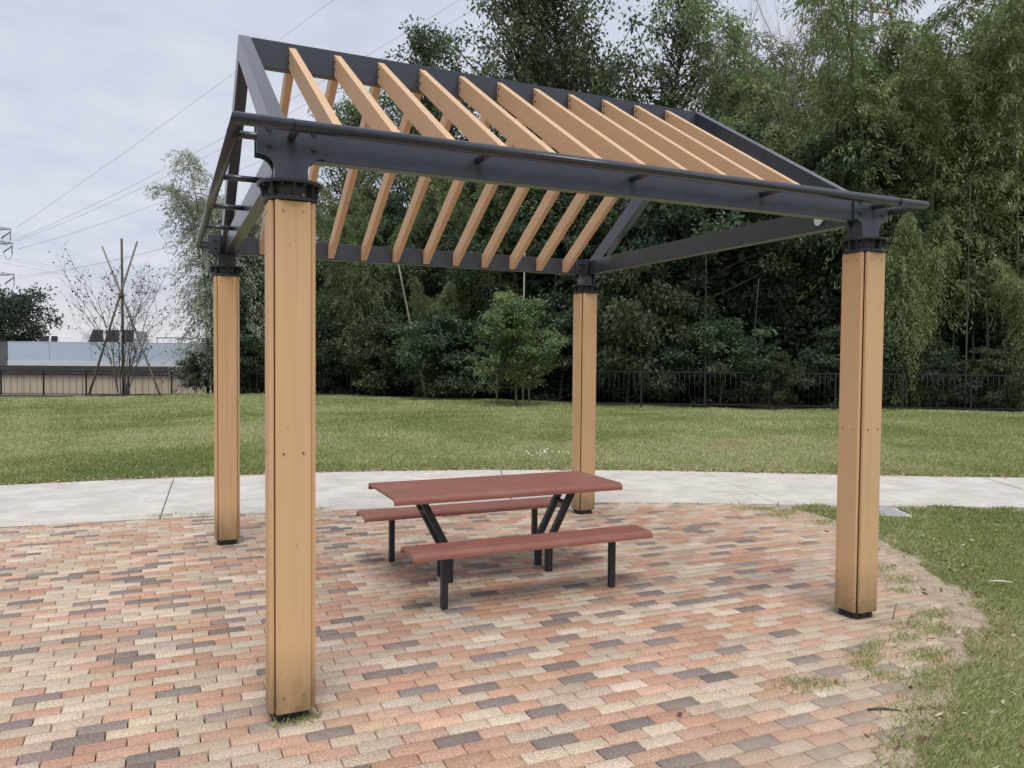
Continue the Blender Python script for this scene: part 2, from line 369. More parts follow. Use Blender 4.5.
def soil_amount(X, Y):
    """bare soil on the grass side of the paving edge and along the path"""
    de = seg_dist(edge_r[1:], X, Y); ins = pts_in(pav, X, Y)
    de = np.maximum(0, de+0.07*lump(X, Y, 6.5, 17)+0.05*lump(X, Y, 15, 33))
    wd = 0.20*sm(Y, -0.9, 0.1)
    s = np.where(ins, 1.0, (1-sm(de, 0.02+0.2*wd, 0.04+wd))*sm(lump(X, Y, 5.5, 3)+0.4, -0.2, 0.5))
    dp = np.minimum(seg_dist(path_far, X, Y), seg_dist(path_near, X, Y))
    s = np.maximum(s, (1-sm(dp, 0.05, 0.34))*sm(lump(X, Y, 7, 20)+0.75, 0.1, 0.8)*0.9)
    s = np.maximum(s, 0.55*sm(lump(X, Y, 1.6, 31), 0.75, 1.3))
    return s
def ground_z(X, Y):
    z = -0.018+0.006*lump(X, Y, 9, 12)
    ins = pts_in(pav, X, Y); de = seg_dist(edge_r[1:], X, Y)
    # soil washed over the last courses
    wash = (1-sm(de, 0.04, 0.50))*sm(lump(X, Y, 4.6, 40)+0.45*(1-de/0.6), 0.05, 0.55)
    wash = np.maximum(wash, 1-sm(de, 0.06, 0.16))
    z = np.where(ins, -0.024+0.029*wash, z+0.014*(1-sm(de, 0.0, 0.5)))
    z = np.where(pts_in(path_poly, X, Y), -0.045, z)
    # the ground falls away behind the far lawn edge on the left
    dd = (X-CAM[0])*math.sin(YAW)+(Y-CAM[1])*math.cos(YAW); ll = (X-CAM[0])*math.cos(YAW)-(Y-CAM[1])*math.sin(YAW)
    z = z-1.25*sm(dd, 33.0, 41)*sm(-ll, 4, 11)
    z = z+0.05*lump(X, Y, 0.35, 5)*sm(dd, 14, 22)
    return z

def axis_pts(lo, hi, fine, a, b):
    out = list(np.arange(a, b+1e-6, fine)); st = fine; x = a
    while x > lo: st *= 1.22; x -= st; out.append(x)
    st = fine; x = out[int((b-a)/fine)]
    while x < hi: st *= 1.22; x += st; out.append(x)
    return np.array(sorted(set(np.round(out, 5))))
gx = axis_pts(-900, 900, 0.07, -3.2, 9.0); gy = axis_pts(-600, 1200, 0.07, -3.6, 8.4)
GX, GY = np.meshgrid(gx, gy, indexing='xy')
GZ = ground_z(GX, GY)
nx, ny = len(gx), len(gy)
ii = (np.arange(ny-1)[:, None]*nx+np.arange(nx-1)[None, :]).ravel()
gme = np_mesh('ground', np.stack([GX, GY, GZ], -1).reshape(-1, 3), np.stack([ii, ii+1, ii+nx+1, ii+nx], 1), M['ground'])
def vattr(me, name, v):
    a = me.attributes.new(name, 'FLOAT', 'POINT'); a.data.foreach_set('value', v.astype(np.float32).ravel())
vattr(gme, 'soil', soil_amount(GX, GY))
vattr(gme, 'joint', np.where(pts_in(pav, GX, GY), (1-sm(GZ, -0.018, -0.004))*sm(seg_dist(edge_r[1:], GX, GY), 0.12, 0.35), 0))
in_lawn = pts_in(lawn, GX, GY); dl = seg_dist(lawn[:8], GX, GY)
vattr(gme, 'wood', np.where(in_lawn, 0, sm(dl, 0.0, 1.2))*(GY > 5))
gme.polygons.foreach_set('use_smooth', np.ones(len(gme.polygons), bool))
tag(link('ground', gme), kind='structure')

# ---- concrete path, slabs with open joints
def resample(poly, step):
    p = np.array(poly, float); d = np.r_[0, np.cumsum(np.hypot(*np.diff(p, axis=0).T))]
    t = np.arange(0, d[-1], step)
    # smooth the corners a little
    x = np.interp(t, d, p[:, 0]); y = np.interp(t, d, p[:, 1])
    k = np.ones(5)/5
    xs, ys = np.convolve(np.pad(x, 2, 'edge'), k, 'valid'), np.convolve(np.pad(y, 2, 'edge'), k, 'valid')
    return np.stack([xs, ys], 1)
def cross(poly, a, b):
    a, b = np.array(a), np.array(b); p = np.array(poly, float)
    for i in range(len(p)-1):
        d = p[i+1]-p[i]; e = b-a; den = d[0]*e[1]-d[1]*e[0]
        if abs(den) < 1e-9: continue
        w = a-p[i]; t = (w[0]*e[1]-w[1]*e[0])/den; s_ = (w[0]*d[1]-w[1]*d[0])/den
        if 0 <= t <= 1 and -1 < s_ < 2: return i+t
    return None
jo = [((-19, 6.2), (-18.4, 3.6)), ((-12, 7.0), (-11.4, 4.5)), ((-6.4, 7.5), (-6.2, 4.9)), ((-0.40, 7.6), (-0.56, 4.85)), ((3.95, 6.75), (3.0, 4.2)), ((6.62, 5.5), (5.80, 3.13)), ((10.0, 3.62), (8.85, 1.65)), ((14, 1.4), (12.6, -0.4)), ((19.0, -1.6), (17.4, -3.3))]
mb = MB()
pf, pn = np.array(path_far, float), np.array(path_near, float)
def at_par(p, t):
    i = min(int(t), len(p)-2); return p[i]+(p[i+1]-p[i])*(t-i)
pars = [(0.0, 0.0)]+[(cross(path_far, *j), cross(path_near, *j)) for j in jo]+[(len(pf)-1.001, len(pn)-1.001)]
pars = [q for q in pars if q[0] is not None and q[1] is not None]
for (a0, b0), (a1, b1) in zip(pars, pars[1:]):
    g = 0.006
    ts = [a0]+[k for k in range(int(a0)+1, int(a1)+1) if a0 < k < a1]+[a1]
    tn = [b0]+[k for k in range(int(b0)+1, int(b1)+1) if b0 < k < b1]+[b1]
    far = [at_par(pf, t) for t in ts]; near = [at_par(pn, t) for t in tn]
    dirv = unit((far[-1]-far[0])[None])[0]
    far[0] = far[0]+dirv*g; near[0] = near[0]+dirv*g; far[-1] = far[-1]-dirv*g; near[-1] = near[-1]-dirv*g
    loop = near+far[::-1]
    dz = random.uniform(-0.002, 0.003)
    mb.prism([(x, y, -0.08) for x, y in loop], [(x, y, 0.004+dz) for x, y in loop], M['concrete'], 0.004)
o = mb.build('path'); tag(o, kind='structure')

# ---- brick paving
def pavers():
    px, py = 0.1965, 0.0885
    rows = np.arange(-52, 62); cols = np.arange(-46, 36)
    Rr, Cc = np.meshgrid(rows, cols, indexing='ij')
    cx = Cc*px+np.where(Rr % 2 == 0, 0, px/2)+0.02+0.012*np.sin(Rr*1.7); cy = Rr*py+0.01
    # the courses bow very slightly
    cy = cy+0.0016*(cx-1)**2*0.0
    keep = pts_in(pav, cx, cy) & pts_in(pav, cx+0.06, cy-0.03) & pts_in(pav, cx-0.06, cy+0.03)
    cx, cy = cx[keep], cy[keep]; n = len(cx)
    hx, hy, bv = px/2-0.0030, py/2-0.0026, 0.0022
    dz = rng.normal(0, 0.0006, n); tl = rng.normal(0, 0.003, (n, 2))
    V = np.zeros((n, 12, 3))
    cs = np.array([(-1, -1), (1, -1), (1, 1), (-1, 1)], float)
    for ring, (a, b, z) in enumerate(((hx, hy, -0.05), (hx, hy, -bv), (hx-bv, hy-bv, 0.0))):
        for k in range(4):
            V[:, ring*4+k, 0] = cx+cs[k, 0]*a; V[:, ring*4+k, 1] = cy+cs[k, 1]*b
            V[:, ring*4+k, 2] = z+dz+tl[:, 0]*cs[k, 0]*a+tl[:, 1]*cs[k, 1]*b
    f = []
    for ring in range(2):
        for k in range(4): f.append((ring*4+k, ring*4+(k+1) % 4, ring*4+4+(k+1) % 4, ring*4+4+k))
    f.append((8, 9, 10, 11)); f = np.array(f)
    F = (np.arange(n)[:, None, None]*12+f[None]).reshape(-1, 4)
    me = np_mesh('pavement', V.reshape(-1, 3), F, M['brick'])
    u = rng.random(n)
    pal = np.array([(0.515, 0.318, 0.225), (0.475, 0.280, 0.192), (0.555, 0.360, 0.265), (0.555, 0.450, 0.348), (0.600, 0.492, 0.385), (0.500, 0.400, 0.306), (0.225, 0.182, 0.168), (0.270, 0.220, 0.203)])
    idx = np.where(u < 0.19, 0, np.where(u < 0.28, 1, np.where(u < 0.42, 2, np.where(u < 0.60, 3, np.where(u < 0.72, 4, np.where(u < 0.845, 5, np.where(u < 0.92, 6, 7)))))))
    # dark pavers were laid singly: swap out most that touch another dark one
    seen = {}
    for i in range(n):
        if idx[i] >= 6:
            ky = int(round(cy[i]/py)); near = [q for dy in (-1, 0, 1) for q in seen.get(ky+dy, []) if abs(q-cx[i]) < px*1.15]
            if near and rng.random() < 0.55: idx[i] = rng.integers(0, 6)
            else: seen.setdefault(ky, []).append(cx[i])
    col = pal[idx]*rng.normal(1, 0.075, (n, 1))*rng.normal(1, 0.018, (n, 3))
    c4 = np.ones((n*9, 4)); c4[:, :3] = np.repeat(col, 9, 0)
    a = me.attributes.new('tone', 'FLOAT_COLOR', 'FACE'); a.data.foreach_set('color', np.clip(c4, 0, 1).astype(np.float32).ravel())
    X, Y = V[:, :, 0].ravel(), V[:, :, 1].ravel()
    de = seg_dist(edge_r[1:], X, Y)
    foot = np.minimum.reduce([np.hypot(X-a_, Y-b_) for a_, b_ in ((0, 0), (L_, 0), (0, L_), (L_, L_))])
    d = 0.95*(1-sm(de, 0.05, 1.15))**1.3+0.55*(1-sm(foot, 0.10, 0.55))+0.10
    vattr(me, 'dust', d)
    return tag(link('pavement', me), kind='structure')
pavers()

# ---- grass blades
tufts = [(2.75+0.0, -1.12, 0.24, 500), (3.05, -0.90, 0.24, 560), (3.35, -0.66, 0.2, 420), (2.45, -1.38, 0.22, 480), (3.75, -0.42, 0.22, 380), (2.15, -1.48, 0.2, 360), (2.9, -0.62, 0.14, 160), (3.25, -0.86, 0.25, 500), (2.7, -1.3, 0.22, 420), (4.0, -0.2, 0.2, 260),
         (2.40, -0.68, 0.20, 240), (2.52, -0.74, 0.12, 110), (3.02, -0.52, 0.18, 220), (3.20, -0.44, 0.16, 170), (2.86, -0.78, 0.15, 140), (2.95, -1.0, 0.2, 200), (2.35, -1.30, 0.20, 260), (2.55, -1.22, 0.16, 180),
         (-0.50, 4.93, 0.22, 160), (-0.15, 4.88, 0.15, 90), (1.02, 4.70, 0.14, 80), (5.55, 2.75, 0.25, 420), (5.35, 2.62, 0.2, 260), (5.5, 2.2, 0.18, 200), (5.45, 2.95, 0.22, 320), (5.25, 3.1, 0.2, 160), (4.60, 0.72, 0.2, 220), (4.25, 0.25, 0.16, 160), (4.45, 0.45, 0.22, 260), (3.70, -0.28, 0.2, 240), (3.45, -0.42, 0.16, 170), (5.0, 1.2, 0.18, 190),
         (0.03, -0.10, 0.05, 70), (0.10, -0.09, 0.05, 60), (-0.06, -0.10, 0.05, 50), (4.7, 3.55, 0.12, 30), (4.3, 3.8, 0.1, 24), (3.66, 3.44, 0.05, 20), (3.6, -0.1, 0.04, 8)]
def blades():
    N = 1500000
    dmax, dmin, d0 = 34.0, 2.4, 6.2
    ds = np.linspace(dmin, dmax, 4000); pdf = np.where(ds < d0, ds, d0*d0/ds); cdf = np.cumsum(pdf); cdf /= cdf[-1]
    d = np.interp(rng.random(N), cdf, ds); b = rng.uniform(-130, 1190, N)
    k = (b-512)/776*d
    X = CAM[0]+math.sin(YAW)*d+math.cos(YAW)*k; Y = CAM[1]+math.cos(YAW)*d-math.sin(YAW)*k
    ok = pts_in(lawn, X, Y) & ~pts_in(pav, X, Y) & ~pts_in(path_poly, X, Y)
    X, Y, d = X[ok], Y[ok], d[ok]
    s = soil_amount(X, Y)
    keep = rng.random(len(X)) > s*1.05
    X, Y, d = X[keep], Y[keep], d[keep]
    tuftn = np.zeros(len(X))
    for (tx, ty, tr, n) in tufts:
        x = rng.normal(tx, tr*0.42, n); y = rng.normal(ty, tr*0.26, n)
        X = np.r_[X, x]; Y = np.r_[Y, y]; d = np.r_[d, np.full(n, 3.5)]; tuftn = np.r_[tuftn, np.ones(n)]
    n = len(X); sc = np.clip(d/4.5, 0.8, 6)
    patch = lump(X, Y, 1.5, 2); patch2 = lump(X, Y, 0.45, 25)*np.clip((d-3)/6, 0.15, 1); fine = lump(X, Y, 6, 44)
    h = rng.uniform(0.013, 0.034, n)*(1+0.35*np.clip(patch, -1, 1.4)+0.25*fine)*np.clip(d/6, 1, 1.7)
    h = np.where(tuftn > 0, rng.uniform(0.012, 0.034, n), np.maximum(h, 0.012))
    w = 0.0046*sc**0.85*rng.uniform(0.7, 1.3, n)
    az = rng.uniform(0, 2*PI, n); lean = np.abs(rng.normal(0.6, 0.4, n))
    tip = np.stack([np.cos(az)*lean*h, np.sin(az)*lean*h, h], 1)
    a2 = az+rng.normal(PI/2, 0.5, n)
    side = np.stack([np.cos(a2), np.sin(a2), np.zeros(n)], 1)*w[:, None]*0.5
    base = np.stack([X, Y, np.where(tuftn > 0, -0.002, ground_z(X, Y))], 1)
    v = np.empty((n, 4, 3)); v[:, 0] = base-side; v[:, 1] = base+side
    mid = base+tip*np.array([0.42, 0.42, 0.62]); v[:, 2] = mid+side*0.8; v[:, 3] = base+tip
    # two thin faces per blade folded at the middle
    f = np.arange(n*4).reshape(n, 4)
    t = 0.40+0.20*patch+0.24*patch2+0.10*fine+rng.normal(0, 0.16, n)
    dry = rng.random(n) < 0.05+0.05*np.clip(patch2+0.3, 0, 1)
    t = np.where(dry, rng.uniform(0.84, 1.0, n), np.clip(t, 0, 0.82)); t = np.where(tuftn > 0, np.clip(rng.normal(0.42, 0.22, n), 0.05, 0.95), t)
    me = np_mesh('grass', v.reshape(-1, 3), f, M['grass'], t)
    return tag(link('grass', me), 'short mown lawn grass with worn dry patches beside the paving', 'grass', kind='stuff')
blades()
def litter():
    P = resample(path_far, 0.01); n = 9000
    i = rng.integers(0, len(P), n); q = P[i]
    ok = (q[:, 0] > -7) & (q[:, 0] < 14); q = q[ok]; n = len(q)
    x = q[:, 0]+rng.normal(0.02, 0.05, n); y = q[:, 1]+np.abs(rng.normal(0.03, 0.15, n))-0.06
    # loose clippings lying on the near lawn and the worn edge
    E = resample(edge_r[1:], 0.01); m_ = 520; j = rng.integers(0, len(E), m_)
    x = np.r_[x, E[j, 0]+rng.normal(0.12, 0.22, m_), rng.uniform(2.2, 9, 500)]; y = np.r_[y, E[j, 1]+rng.normal(-0.10, 0.22, m_), rng.uniform(-2.4, 2.3, 500)]
    k2 = len(x)-500
    far = np.arange(len(x)) >= k2
    ok = ~(far & pts_in(pav, x, y)) & ~(far & pts_in(path_poly, x, y)); x, y = x[ok], y[ok]; n = len(x)
    z = np.where(pts_in(path_poly, x, y), 0.010, np.where(pts_in(pav, x, y), 0.008, 0.012))+rng.uniform(0, 0.012, n)
    az = rng.uniform(0, 2*PI, n); ax = np.stack([np.cos(az), np.sin(az), rng.normal(0, 0.25, n)], 1)
    me = leaf_mesh('leaf_litter', np.stack([x, y, z], 1), ax, rng.uniform(0.02, 0.075, n), rng.uniform(0.008, 0.024, n), rng.random(n), M['litter'])
    tag(link('leaf_litter', me), 'dry leaf scraps and clippings along the path and paving edges', 'leaf litter', kind='stuff')
litter()

# ------------------------------------------------------------------ pergola
perg = thing('pergola', 'open gabled pergola with dark steel frame and tan timber slats over the picnic table', 'pergola')
T = 2.30; HB = 0.0755; PB = 0.100           # top of the post boards, board half width, board face offset
BZ0, BZ1 = 2.495, 2.645                      # beam bottom and top
WY = L_/2
def ztop(y): return 2.607+(min(y, L_-y)/WY)*1.073
def screws(mb, x0, z, axis, sgn, off):
    for dz_ in z:
        for dx in (-0.042, 0.042):
            c = [0, 0, dz_]
            c[axis] = sgn*off; c[1-axis] = dx
            e = list(c); e[axis] = sgn*(off+0.004)
            mb.tube([c, e], 0.0052, M['screw'], 8)
def make_post():
    mb = MB(); s = M['steel_dark']
    mb.box((-0.074, -0.074, 0.052), (0.074, 0.074, T-0.004), s)
    mb.box((-0.070, -0.070, -0.04), (0.070, 0.070, 0.050), s, 0.004)
    for sx in (-1, 1):                       # anchor bolt heads on the shoe
        for sy in (-1, 1):
            mb.tube([(sx*0.03, sy*0.070, 0.022), (sx*0.03, sy*0.079, 0.022)], 0.008, s, 6)
            mb.tube([(sx*0.070, sy*0.03, 0.022), (sx*0.079, sy*0.03, 0.022)], 0.008, s, 6)
    return mb.build('post', perg)
def make_board(side, post):
    mb = MB(); t = 0.022; w = M['post_wood']; z0, z1 = 0.045, T
    if side in ('left', 'right'):            # full depth boards
        sg = -1 if side == 'left' else 1
        x0, x1 = sorted((sg*(PB-t), sg*PB))
        mb.box((x0, -HB, z0), (x1, HB, z1), w, 0.005)
        screws(mb, 0, (z1-0.045, 1.20, z0+0.075), 0, sg, PB-0.001)
    else:
        sg = -1 if side == 'front' else 1
        y0, y1 = sorted((sg*(PB-t), sg*PB))
        mb.box((-HB, y0, z0), (HB, y1, z1), w, 0.005)
        screws(mb, 0, (z1-0.045, 1.20, z0+0.075), 1, sg, PB-0.001)
    return mb.build('cladding_board', post)
def make_collar(post):
    mb = MB(); s = M['steel_dark']
    mb.disc((0, 0), 0.121, 0.121, T+0.002, T+0.020, s, 32, 0.003)
    mb.disc((0, 0), 0.100, 0.100, T+0.020, T+0.074, s, 24)
    mb.disc((0, 0), 0.141, 0.141, T+0.074, T+0.090, s, 32, 0.003)
    for k in range(8):
        a = k*PI/4
        c, n = math.cos(a), math.sin(a)
        p0 = [(0.07*c-0.005*n, 0.07*n+0.005*c), (0.07*c+0.005*n, 0.07*n-0.005*c), (0.117*c+0.005*n, 0.117*n-0.005*c), (0.117*c-0.005*n, 0.117*n+0.005*c)]
        p1 = [(0.07*c-0.005*n, 0.07*n+0.005*c), (0.07*c+0.005*n, 0.07*n-0.005*c), (0.130*c+0.005*n, 0.130*n-0.005*c), (0.130*c-0.005*n, 0.130*n+0.005*c)]
        mb.prism([(x, y, T+0.020) for x, y in p0], [(x, y, T+0.074) for x, y in p1], s)
        b = a+PI/8
        for rr, m in ((0.109, M['screw']),):
            x, y = rr*math.cos(b), rr*math.sin(b)
            mb.tube([(x, y, T+0.020), (x, y, T+0.030)], 0.010, m if k % 3 == 0 else s, 6)
            mb.tube([(x*1.12, y*1.12, T+0.064), (x*1.12, y*1.12, T+0.074)], 0.010, s, 6)
    return mb.build('collar', post)
def make_bracket(post):
    mb = MB(); s = M['steel']
    prof = [(-0.071, 2.390), (0.071, 2.390), (0.071, 2.440)]
    for k in range(1, 9):
        a = PI-(k/8)*PI/2
        prof.append((0.071+0.062+0.062*math.cos(a), 2.440+0.062*math.sin(a)))
    prof += [(0.146, 2.502), (0.146, 2.648), (-0.146, 2.648), (-0.146, 2.502)]
    prof += [(-x, z) for x, z in prof[3:11]][::-1]
    for sg in (-1, 1):
        a, b = sg*0.041, sg*0.052
        mb.prism([(x, a, z) for x, z in prof], [(x, b, z) for x, z in prof], s, 0.0015)
        a, b = sg*0.058, sg*0.069
        # the side plates carry a wing only toward the inside of the roof
        pin = [(-0.040, 2.390)]+[(y, min(z, 2.645)) for y, z in prof[1:13]]+[(-0.040, 2.645)]
        mb.prism([(a, y, z) for y, z in pin], [(b, y, z) for y, z in pin], s, 0.0015)
        for bx in (-0.095, 0.095):
            for z in (2.612, 2.545):
                mb.tube([(bx, sg*0.052, z), (bx, sg*0.063, z)], 0.012, s, 6)
                if bx > 0: mb.tube([(sg*0.070, bx, z-0.01), (sg*0.080, bx, z-0.01)], 0.012, s, 6)
    mb.box((-0.057, -0.040, 2.386), (0.057, 0.040, 2.640), M['steel_dark'])
    return mb.build('bracket', post)
post0 = make_post()
for sd in ('left', 'right', 'front', 'back'): make_board(sd, post0)
make_collar(post0); make_bracket(post0)
for (x, y) in ((L_-0.014, 0), (-0.022, L_), (L_-0.022, L_)):
    p = copy_tree(post0); p.parent = perg; p.location = (x, y, 0); p.rotation_euler = (0, 0, PI if y > 0 else 0)

hb = 0.038
def beam(name, lo, hi, bev=0.004): return MB().box(lo, hi, M['steel'], bev).build(name, perg)
beam('beam', (0.072, -hb, BZ0), (L_-0.072, hb, BZ1)); beam('beam', (0.072, L_-hb, BZ0), (L_-0.072, L_+hb, BZ1))
beam('beam', (-hb, 0.072, BZ0), (hb, L_-0.072, BZ1-0.004)); b_right = beam('beam', (L_-hb, 0.072, BZ0), (L_+hb, L_-0.072, BZ1-0.004))
dl_ = MB().disc((0, 0), 0.028, 0.036, 0, 0.020, M['white_paint'], 16, 0.003)
lampo = dl_.build('white_cap', b_right); lampo.rotation_euler = (0, -PI/2, 0); lampo.location = (L_-hb-0.001, 0.34, 2.560)
def slope_bar(name, x0, x1, ya, yb, depth, m, dz=0.0, bev=0.003):
    """a bar lying along the roof slope between y=ya and y=yb, cut plumb at both ends"""
    pr = [(ya, ztop(ya)+dz), (yb, ztop(yb)+dz), (yb, ztop(yb)+dz-depth), (ya, ztop(ya)+dz-depth)]
    return MB().prism([(x0, y, z) for y, z in pr], [(x1, y, z) for y, z in pr], m, bev).build(name, perg)
for x in (-0.029, L_+0.029):
    slope_bar('gable_rafter', x-0.037, x+0.037, 0.0, WY-0.0015, 0.165, M['steel'], 0.012)
    slope_bar('gable_rafter', x-0.037, x+0.037, L_-0.0, WY+0.0015, 0.165, M['steel'], 0.012)
beam('ridge_beam', (0.010, WY-0.032, 3.500), (L_-0.010, WY+0.032, 3.678))
for k in range(1, 12):
    x = -0.03+(L_+0.03)*k/12
    for ya, yb in ((hb+0.002, WY-0.034), (L_-hb-0.002, WY+0.034)):
        # foot of the rafter trimmed level so that it does not hang below the beam
        zl = 2.506; yc = ya+(yb-ya)*(zl-(ztop(ya)-0.154))/(ztop(yb)-ztop(ya))
        pr = [(ya, ztop(ya)-0.012), (yb, ztop(yb)-0.010), (yb, ztop(yb)-0.152), (yc, zl), (ya, zl)]
        rf = MB().prism([(x-0.023, y, z) for y, z in pr], [(x+0.023, y, z) for y, z in pr], M['rafter_wood'], 0.004)
        for q in (0.05, 0.10):
            s_ = 1 if yb > ya else -1
            for sx in (-1, 1):
                rf.tube([(x+sx*0.022, yb-s_*0.035, ztop(yb)-0.01-q-0.01), (x+sx*0.027, yb-s_*0.035, ztop(yb)-0.01-q-0.01)], 0.008, M['steel_dark'], 6)
        rf.build('wooden_rafter', perg)
PO, PZ, PR = 0.24, 2.584, 0.0255
cor = [(-PO, -PO), (L_+PO-0.03, -PO), (L_+PO-0.03, L_+PO), (-PO, L_+PO)]
for k in range(4):
    a = Vector((*cor[k], PZ)); b = Vector((*cor[(k+1) % 4], PZ)); d = (b-a).normalized(); nrm = Vector((-d.y, d.x, 0))
    mb = MB(); seg = 14
    # round tube mitred at the corners, with sleeve joints
    def ring(p, s): return [p+nrm*(PR*math.cos(2*PI*j/seg))+Vector((0, 0, PR*math.sin(2*PI*j/seg)))+d*(s*PR*math.cos(2*PI*j/seg)) for j in range(seg)]
    mb.prism(ring(a, 1), ring(b, -1), M['steel'], 0, True)
    for q in (0.215, (b-a).length-0.215):
        mb.tube([a+d*(q-0.004), a+d*(q+0.004)], PR+0.0015, M['steel_dark'], 14)
    pipe = mb.build('edge_pipe', perg)
    for f in (0.24, 0.24+L_/4, 0.24+L_/2, 0.24+L_*0.75, 0.24+L_):
        p0 = a+d*f+nrm*(PR*0.5); p1 = a+d*f+nrm*(PO-(hb if 0.3 < f < L_ else 0.051))
        MB().tube([p0, p1], 0.017, M['steel'], 10).build('pipe_bracket', pipe)

# ------------------------------------------------------------------ picnic table and benches
def slab_profile(hw, top, drop, th, grooves):
    out = []; rr = 0.042
    for k in range(7):                       # left lip
        a = PI-(k/6)*PI/2
        out.append((-hw+rr+rr*math.cos(a), top-rr*0.85+rr*0.85*math.sin(a)))
    out = [(-hw, top-drop)]+out
    for g in grooves:
        out += [(g-0.004, top), (g-0.002, top-0.003), (g+0.002, top-0.003), (g+0.004, top)]
    rgt = [(-y, z) for y, z in out[:8]][::-1]
    out += rgt
    inn = [(hw-th*0.7, top-drop), (hw-th*0.7, top-drop+0.018), (hw-rr, top-th), (-hw+rr, top-th), (-hw+th*0.7, top-drop+0.018), (-hw+th*0.7, top-drop)]
    return out+inn
def slab(hw, x0, x1, top, drop, th, grooves):
    pr = slab_profile(hw, top, drop, th, grooves)
    return MB().prism([(x0, y, z) for y, z in pr], [(x1, y, z) for y, z in pr], M['red'])
TX, TY = 1.760, 1.765
tb = thing('picnic_table', 'red brown picnic table with slanted dark steel legs under the pergola', 'table', (TX, TY, 0))
slab(0.365, -0.885, 0.885, 0.688, 0.052, 0.022, [-0.22, -0.11, 0.0, 0.11, 0.22]).build('tabletop', tb)
for sx in (-1, 1):
    pair = []
    for y in (-0.092, 0.092):
        mb = MB(); w = 0.044
        xs = [(sx*0.402, -0.03), (sx*0.402, 0.22), (sx*0.625, 0.648)]
        o2 = [(-w/2, -w/2), (w/2, -w/2), (w/2, w/2), (-w/2, w/2)]
        rings = []
        for i, (x, z) in enumerate(xs):
            ww = w*(1.12 if i == 1 else (1.13 if i == 2 else 1))
            rings.append([(x+ww*math.copysign(0.5, a), y+b, z) for a, b in o2])
        mb.prism(rings[0], rings[1], M['steel_dark']); mb.prism([(p[0], p[1], p[2]+0.0005) for p in rings[1]], rings[2], M['steel_dark'])
        mb.build('leg', tb)
    MB().box((sx*0.555-0.02, -0.066, 0.50), (sx*0.555+0.02, 0.066, 0.52), M['steel_dark'], 0.002).build('leg_tie', tb)
    MB().box((sx*0.635-0.03, -0.30, 0.648), (sx*0.635+0.03, 0.30, 0.667), M['steel_dark'], 0.002).build('top_support', tb)
MB().box((-0.60, -0.02, 0.648), (0.60, 0.02, 0.666), M['steel_dark'], 0.002).build('top_support', tb)
def bench(y, label):
    b = thing('bench', label, 'bench', (TX, y, 0), 0, 'benches of the picnic table')
    slab(0.140, -0.882, 0.882, 0.405, 0.046, 0.020, [-0.045, 0.045]).build('seat', b)
    for sx in (-1, 1):
        MB().box((sx*0.63-0.021, -0.021, -0.03), (sx*0.63+0.021, 0.021, 0.362), M['steel_dark'], 0.004).build('leg', b)
        MB().box((sx*0.63-0.026, -0.10, 0.364), (sx*0.63+0.026, 0.10, 0.383), M['steel_dark'], 0.002).build('seat_support', b)
    MB().box((-0.60, -0.03, 0.350), (0.60, 0.03, 0.382), M['steel_dark'], 0.002).build('seat_rail', b)
bench(1.130, 'red brown bench on the near side of the picnic table')
bench(2.395, 'red brown bench on the lawn side, partly hidden behind the picnic table')

